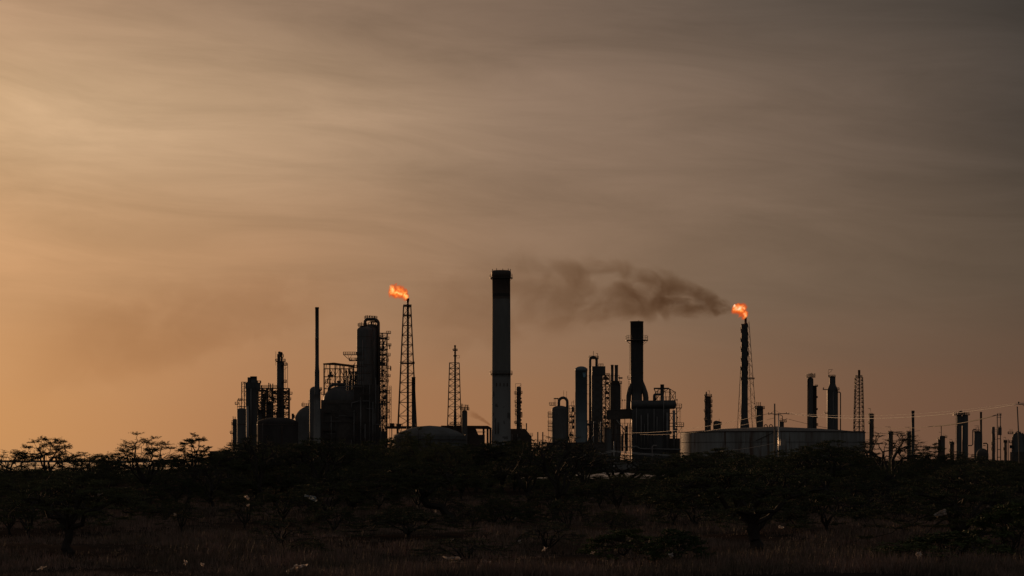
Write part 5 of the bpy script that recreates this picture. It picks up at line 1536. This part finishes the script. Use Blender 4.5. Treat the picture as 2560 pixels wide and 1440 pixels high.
# middle belt: dark rounded crowns that hide the feet of the plant
for i in range(64):
    px = -20 + 2610 * (i + rb.uniform(0.1, 0.9)) / 64
    D = rb.choice((185, 215, 245, 275, 300))
    fill(rb.choice(('dense', 'vase', 'dense', 'broad')), 'scrub_tree', 'tree', 'dark trees of the middle scrub', rb.choice(('dark rounded thorn tree', 'dark spreading thorn tree', 'dusky low-crowned thorn tree')), px, D, rb.uniform(2.7, 3.2) if px < 530 else rb.uniform(1.4, 1.9) if 1225 < px < 1520 else rb.uniform(2.4, 3.4) if 1520 <= px < 1700 else rb.uniform(3.1, 4.4))
for i in range(60):
    px = 2600 * (i + rb.uniform(0.1, 0.9)) / 60
    D = rb.uniform(128, 205)
    fill(rb.choice(('bush', 'thornbush', 'bush', 'thornbush', 'dense')), 'thorn_bush', 'bush', 'thorn bushes of the near scrub', rb.choice(('dark low thorn bush', 'dull brown thorn bush', 'dark spiny bush')), px, D, rb.uniform(1.3, 2.6))
for px, D, Hm, wd, kind, lab in ((1020, 118, 1.5, 330, 'bush', 'flat wide greenish bush below the domed tank'), (700, 112, 1.5, 170, 'thornbush', 'thin bare bush with two stems at lower left of centre'),
                                (1370, 104, 1.5, 190, 'thornbush', 'small flat thorn bush with a single stem near the bottom centre'), (1560, 92, 1.2, 210, 'broadleaf', 'leafy bush in the grass right of the bottom centre'),
                                (1690, 86, 1.3, 170, 'broadleaf', 'leafy bush with pale litter on it at the bottom right of centre'), (2380, 92, 1.3, 300, 'broadleaf', 'leafy bush at the bottom right under the leaning tree'),
                                (2530, 100, 2.4, 240, 'broadleaf', 'tall leafy bush at the right frame edge'), (2260, 88, 0.9, 260, 'broadleaf', 'low leafy bush at the bottom right left of the pale litter'),
                                (770, 104, 0.9, 130, 'bush', 'rounded dry bush at lower left of centre'), (1160, 96, 1.2, 260, 'thornbush', 'flat dry thorn bush above the two bright bags')):
    plant(kind, 'low_bush', lab, 'bush', px, D, None, wd, rb.uniform(0, 6), 'low bushes in the grass', Hm)

# the scrub beyond reads as one mass: a single object
def thicket():
    rg = np.random.default_rng(77)
    src = PR['dense'].crown
    n = len(src.vertices)
    co = np.empty(n * 3, np.float32)
    src.vertices.foreach_get('co', co)
    co = co.reshape(-1, 3)
    mi = np.empty(len(src.polygons), np.int32)
    src.polygons.foreach_get('material_index', mi)
    ls = np.empty(len(src.polygons), np.int32)
    src.polygons.foreach_get('loop_start', ls)
    lv = np.empty(len(src.loops), np.int32)
    src.loops.foreach_get('vertex_index', lv)
    tri = np.stack([lv[ls[mi == 1]], lv[ls[mi == 1] + 1], lv[ls[mi == 1] + 2]], 1)
    V, Fc = [], []
    off = 0
    for i in range(210):
        D = rg.choice([330, 380, 440, 520, 620, 740])
        px = rg.uniform(-60, 2620)
        if 1190 < px < 1520 and D > 400:
            continue
        if px < 540 and D > 560:
            continue
        if 1480 < px < 1710:
            continue
        sel = tri[rg.random(len(tri)) < 0.08]
        a = rg.uniform(0, 6.28)
        sc_ = rg.uniform(1.1, 1.7)
        hz = rg.uniform(3.0, 4.6 if px > 540 else 3.6) / 4.4 * (0.55 if 1190 < px < 1500 else 1)
        big = sel.reshape(-1)
        p = co[big].reshape(-1, 3, 3)
        cen = p.mean(1, keepdims=True)
        p = cen + (p - cen) * 2.6
        p = p.reshape(-1, 3).copy()
        x = p[:, 0] * math.cos(a) - p[:, 1] * math.sin(a)
        y = p[:, 0] * math.sin(a) + p[:, 1] * math.cos(a)
        zz = p[:, 2] * hz
        zz = np.where(rg.random(len(zz) // 3).repeat(3) < 0.35, zz * 0.55, zz)
        V.append(np.stack([x * sc_ + (px - 1280) * D / F, y * sc_ + D, zz], 1))
        m_ = len(p)
        Fc.append(np.arange(off, off + m_).reshape(-1, 3))
        off += m_
    V = np.concatenate(V).astype(np.float32)
    Fc = np.concatenate(Fc).astype(np.int32)
    return tri_mesh('thorn_scrub', V, Fc)
def tri_mesh(name, V, Fc):
    me = bpy.data.meshes.new(name)
    me.vertices.add(len(V))
    me.vertices.foreach_set('co', V.reshape(-1))
    me.loops.add(len(Fc) * 3)
    me.loops.foreach_set('vertex_index', Fc.reshape(-1))
    me.polygons.add(len(Fc))
    me.polygons.foreach_set('loop_start', np.arange(0, len(Fc) * 3, 3, dtype=np.int32))
    me.update(calc_edges=True)
    me.validate()
    o = bpy.data.objects.new(name, me)
    COL.objects.link(o)
    return o
o = thicket()
o.data.materials.append(M['leaf'])
tag(o, 'dark far thorn scrub along the foot of the plant', None, None, 'stuff')

# ------------------------------------------------------------------ dry grass
def grass():
    rg = np.random.default_rng(3)
    V, Fc = [], []
    nt_ = 19000
    d = 80 + (250 - 80) * rg.random(nt_) ** 1.5
    px = rg.uniform(-80, 2640, nt_)
    x = (px - 1280) * d / F
    dens = np.sin(x * 0.35 + d * 0.11) + np.sin(x * 0.13 - d * 0.23 + 1.0) + 0.7 * np.sin(x * 0.9 + 2) * np.sin(d * 0.4)
    keep = dens + rg.normal(0, 0.7, nt_) > -0.85
    x, d, dens = x[keep], d[keep], dens[keep]
    n = len(x)
    nb = 13
    hh = (0.12 + 0.55 * np.clip((dens + 1.5) / 3.5, 0, 1)) * rg.uniform(0.6, 1.25, n)
    zg = np.array([gz(a, b) for a, b in zip(x, d)])
    tx = np.repeat(x, nb) + rg.normal(0, 0.16, n * nb)
    ty = np.repeat(d, nb) + rg.normal(0, 0.16, n * nb)
    th = np.repeat(hh, nb) * rg.uniform(0.5, 1.15, n * nb)
    tz = np.repeat(zg, nb) - 0.03
    a = rg.uniform(0, 6.283, n * nb)
    wd = rg.uniform(0.009, 0.02, n * nb) * (1 + np.repeat(d, nb) / 160)
    lx, ly = rg.normal(0.02, 0.22, n * nb) * th, rg.normal(0, 0.22, n * nb) * th
    p0 = np.stack([tx - np.cos(a) * wd, ty - np.sin(a) * wd, tz], 1)
    p1 = np.stack([tx + np.cos(a) * wd, ty + np.sin(a) * wd, tz], 1)
    p2 = np.stack([tx + lx, ty + ly, tz + th], 1)
    V = np.stack([p0, p1, p2], 1).reshape(-1, 3).astype(np.float32)
    Fc = np.arange(len(V), dtype=np.int32).reshape(-1, 3)
    return tri_mesh('grass', V, Fc)
def grass_mat():
    m = bpy.data.materials.new('dry_grass')
    m.use_nodes = True
    t = m.node_tree
    p = t.nodes['Principled BSDF']
    g_ = N(t, 'ShaderNodeTexCoord')
    n1 = noise_(t, g_.outputs['Object'], 0.25, 4, 0.6)
    n2 = noise_(t, g_.outputs['Object'], 4.0, 2, 0.6)
    f_ = math_(t, 'MULTIPLY_ADD', n2, 0.4, math_(t, 'MULTIPLY', n1, 0.6))
    t.links.new(ramp_(t, f_, [(0.35, (0.075, 0.064, 0.042)), (0.5, (0.18, 0.12, 0.088)), (0.65, (0.34, 0.205, 0.155))]), p.inputs['Base Color'])
    p.inputs['Roughness'].default_value = 0.8
    p.inputs['Specular IOR Level'].default_value = 0.1
    return m
M['grass'] = grass_mat()
o = grass()
o.data.materials.append(M['grass'])
tag(o, 'dry brown grass between the bushes in the foreground', None, None, 'stuff')

# ------------------------------------------------------------------ wind-blown plastic
def plastic_mat(name, c_):
    m = bpy.data.materials.new(name)
    m.use_nodes = True
    t = m.node_tree
    p = t.nodes['Principled BSDF']
    g_ = N(t, 'ShaderNodeTexCoord')
    n1 = noise_(t, g_.outputs['Object'], 9, 3, 0.6)
    t.links.new(mix_(t, n1, tuple(v * 0.75 for v in c_), c_), p.inputs['Base Color'])
    p.inputs['Roughness'].default_value = 0.4
    tr = N(t, 'ShaderNodeBsdfTranslucent')
    tr.inputs[0].default_value = (*c_, 1)
    mx = N(t, 'ShaderNodeMixShader')
    mx.inputs[0].default_value = 0.45
    t.links.new(p.outputs[0], mx.inputs[1])
    t.links.new(tr.outputs[0], mx.inputs[2])
    t.links.new(mx.outputs[0], t.nodes['Material Output'].inputs[0])
    return m
M['bag'] = plastic_mat('pale_plastic', (0.66, 0.58, 0.52))
M['blue_bag'] = plastic_mat('bluish_plastic', (0.3, 0.37, 0.43))
def bag(label, px, py, D, wpx, hpx, seed, m='bag', tail=0.0):
    """a torn crumpled bag, wpx by hpx photo pixels: a two-ply sheet folded on itself with pointed corners"""
    rg = np.random.default_rng(seed)
    k = D / F
    n = 9
    v, f = [], []
    c1, c2, c3 = rg.normal(0, 0.45, (3, 3))
    for ply in (0, 1):
        b = len(v)
        for i in range(n):
            for j in range(n):
                u, w_ = i / (n - 1) * 2 - 1, j / (n - 1) * 2 - 1
                ed = max(abs(u), abs(w_))
                pinch = 1 - 0.75 * (1 - abs(abs(u) - abs(w_))) ** 0 * (ed ** 3) * (0.5 + 0.5 * math.cos(4 * math.atan2(w_, u) + seed))
                x_ = (u * pinch * 0.5 + tail * 0.45 * w_ + 0.12 * math.sin(3 * w_ + seed))
                z_ = (w_ * pinch * 0.5 + 0.16 * math.sin(4 * u + seed * 1.7) * (1 - abs(w_)) + 0.5)
                y_ = 0.25 * math.sin(4.3 * u + 2.7 * w_ + seed) + 0.18 * math.sin(-3.1 * u + 5.2 * w_ + 2 * seed) + (ply - 0.5) * 0.3 * (1 - ed ** 2)
                q = rg.normal(0, 0.045, 3)
                v.append(((x_ + q[0]) * wpx * k, (y_ + q[1]) * wpx * k * 0.8, (z_ + q[2]) * hpx * k))
        for i in range(n - 1):
            for j in range(n - 1):
                if rg.random() < 0.10 + 0.25 * (max(abs(i - 3.5), abs(j - 3.5)) > 3):
                    continue
                f.append((b + i * n + j, b + (i + 1) * n + j, b + (i + 1) * n + j + 1, b + i * n + j + 1))
    o = link_mesh('plastic_bag', v, f, M[m], None, False, ((px - 1280) * k, D, CH + (HY - py) * k - hpx * k / 2))
    return tag(o, label, 'bag', 'scraps of wind-blown plastic')
BG = [(740, 1420, 89, 30, 20, 'torn pale bag with a raised tail in the grass at lower left of centre', 0.9), (1137, 1400, 95, 38, 18, 'widest crumpled pale bag, sprawled at the bottom centre', -0.7),
      (1217, 1409, 92, 20, 20, 'compact bright pale bag right of the widest crumpled bag', 0), (248, 1233, 99, 14, 17, 'pale scrap caught high in the near lower-left tree', 0.3),
      (618, 1243, 118, 12, 12, 'small pale scrap hanging under the kinked thorn tree', -0.3), (620, 1263, 118, 8, 7, 'tiny pale scrap just below the one under the kinked tree', 0.4), (438, 1286, 140, 9, 9, 'small pale scrap in the dark scrub below the blockhouse', 0),
      (105, 1420, 86, 14, 9, 'faint pale scrap in the grass at the bottom left', 0.6), (463, 1406, 86, 9, 13, 'left of two small pale scraps side by side in the bottom-left grass', 0.2), (506, 1411, 86, 9, 11, 'right of two small pale scraps side by side in the bottom-left grass', -0.3),
      (2297, 1388, 84, 18, 20, 'crumpled pale bag in the leafy bush at the bottom right', 0.4), (1678, 1388, 84, 13, 14, 'pale bag on the leafy bush right of the bottom centre', 0.2), (1299, 1354, 108, 9, 10, 'small pale scrap above the compact bright bag', -0.5),
      (1362, 1373, 99, 10, 11, 'small pale scrap by the flat bush near the bottom centre', 0.6), (1482, 1382, 90, 9, 7, 'small pale scrap left of the leafy bush at the bottom centre', 0.2), (1288, 1292, 130, 4, 12, 'upright sliver of pale plastic below the great chimney', 0.1),
      (1953, 1318, 118, 14, 9, 'pale scrap caught right of the stout umbrella tree trunk', -0.4), (1089, 1278, 135, 4, 9, 'tiny upright pale scrap by the leaning tree trunk', 0.2), (1128, 1352, 104, 10, 12, 'pale scrap on the flat dry bush above the widest bag', 0.5)]
for i, (px, py, D, w_, h_, lab, tl) in enumerate(BG):
    bag(lab, px, py, D, w_, h_, 100 + i, 'bag', tl)
bag('bluish torn bag shaped like a bird caught in the scrub at left of centre', 779, 1245, 120, 22, 17, 140, 'blue_bag', -0.9)
bag('large pale bag spread like wings on the near lower-right tree', 2352, 1283, 108, 32, 20, 141, 'bag', 0.8)
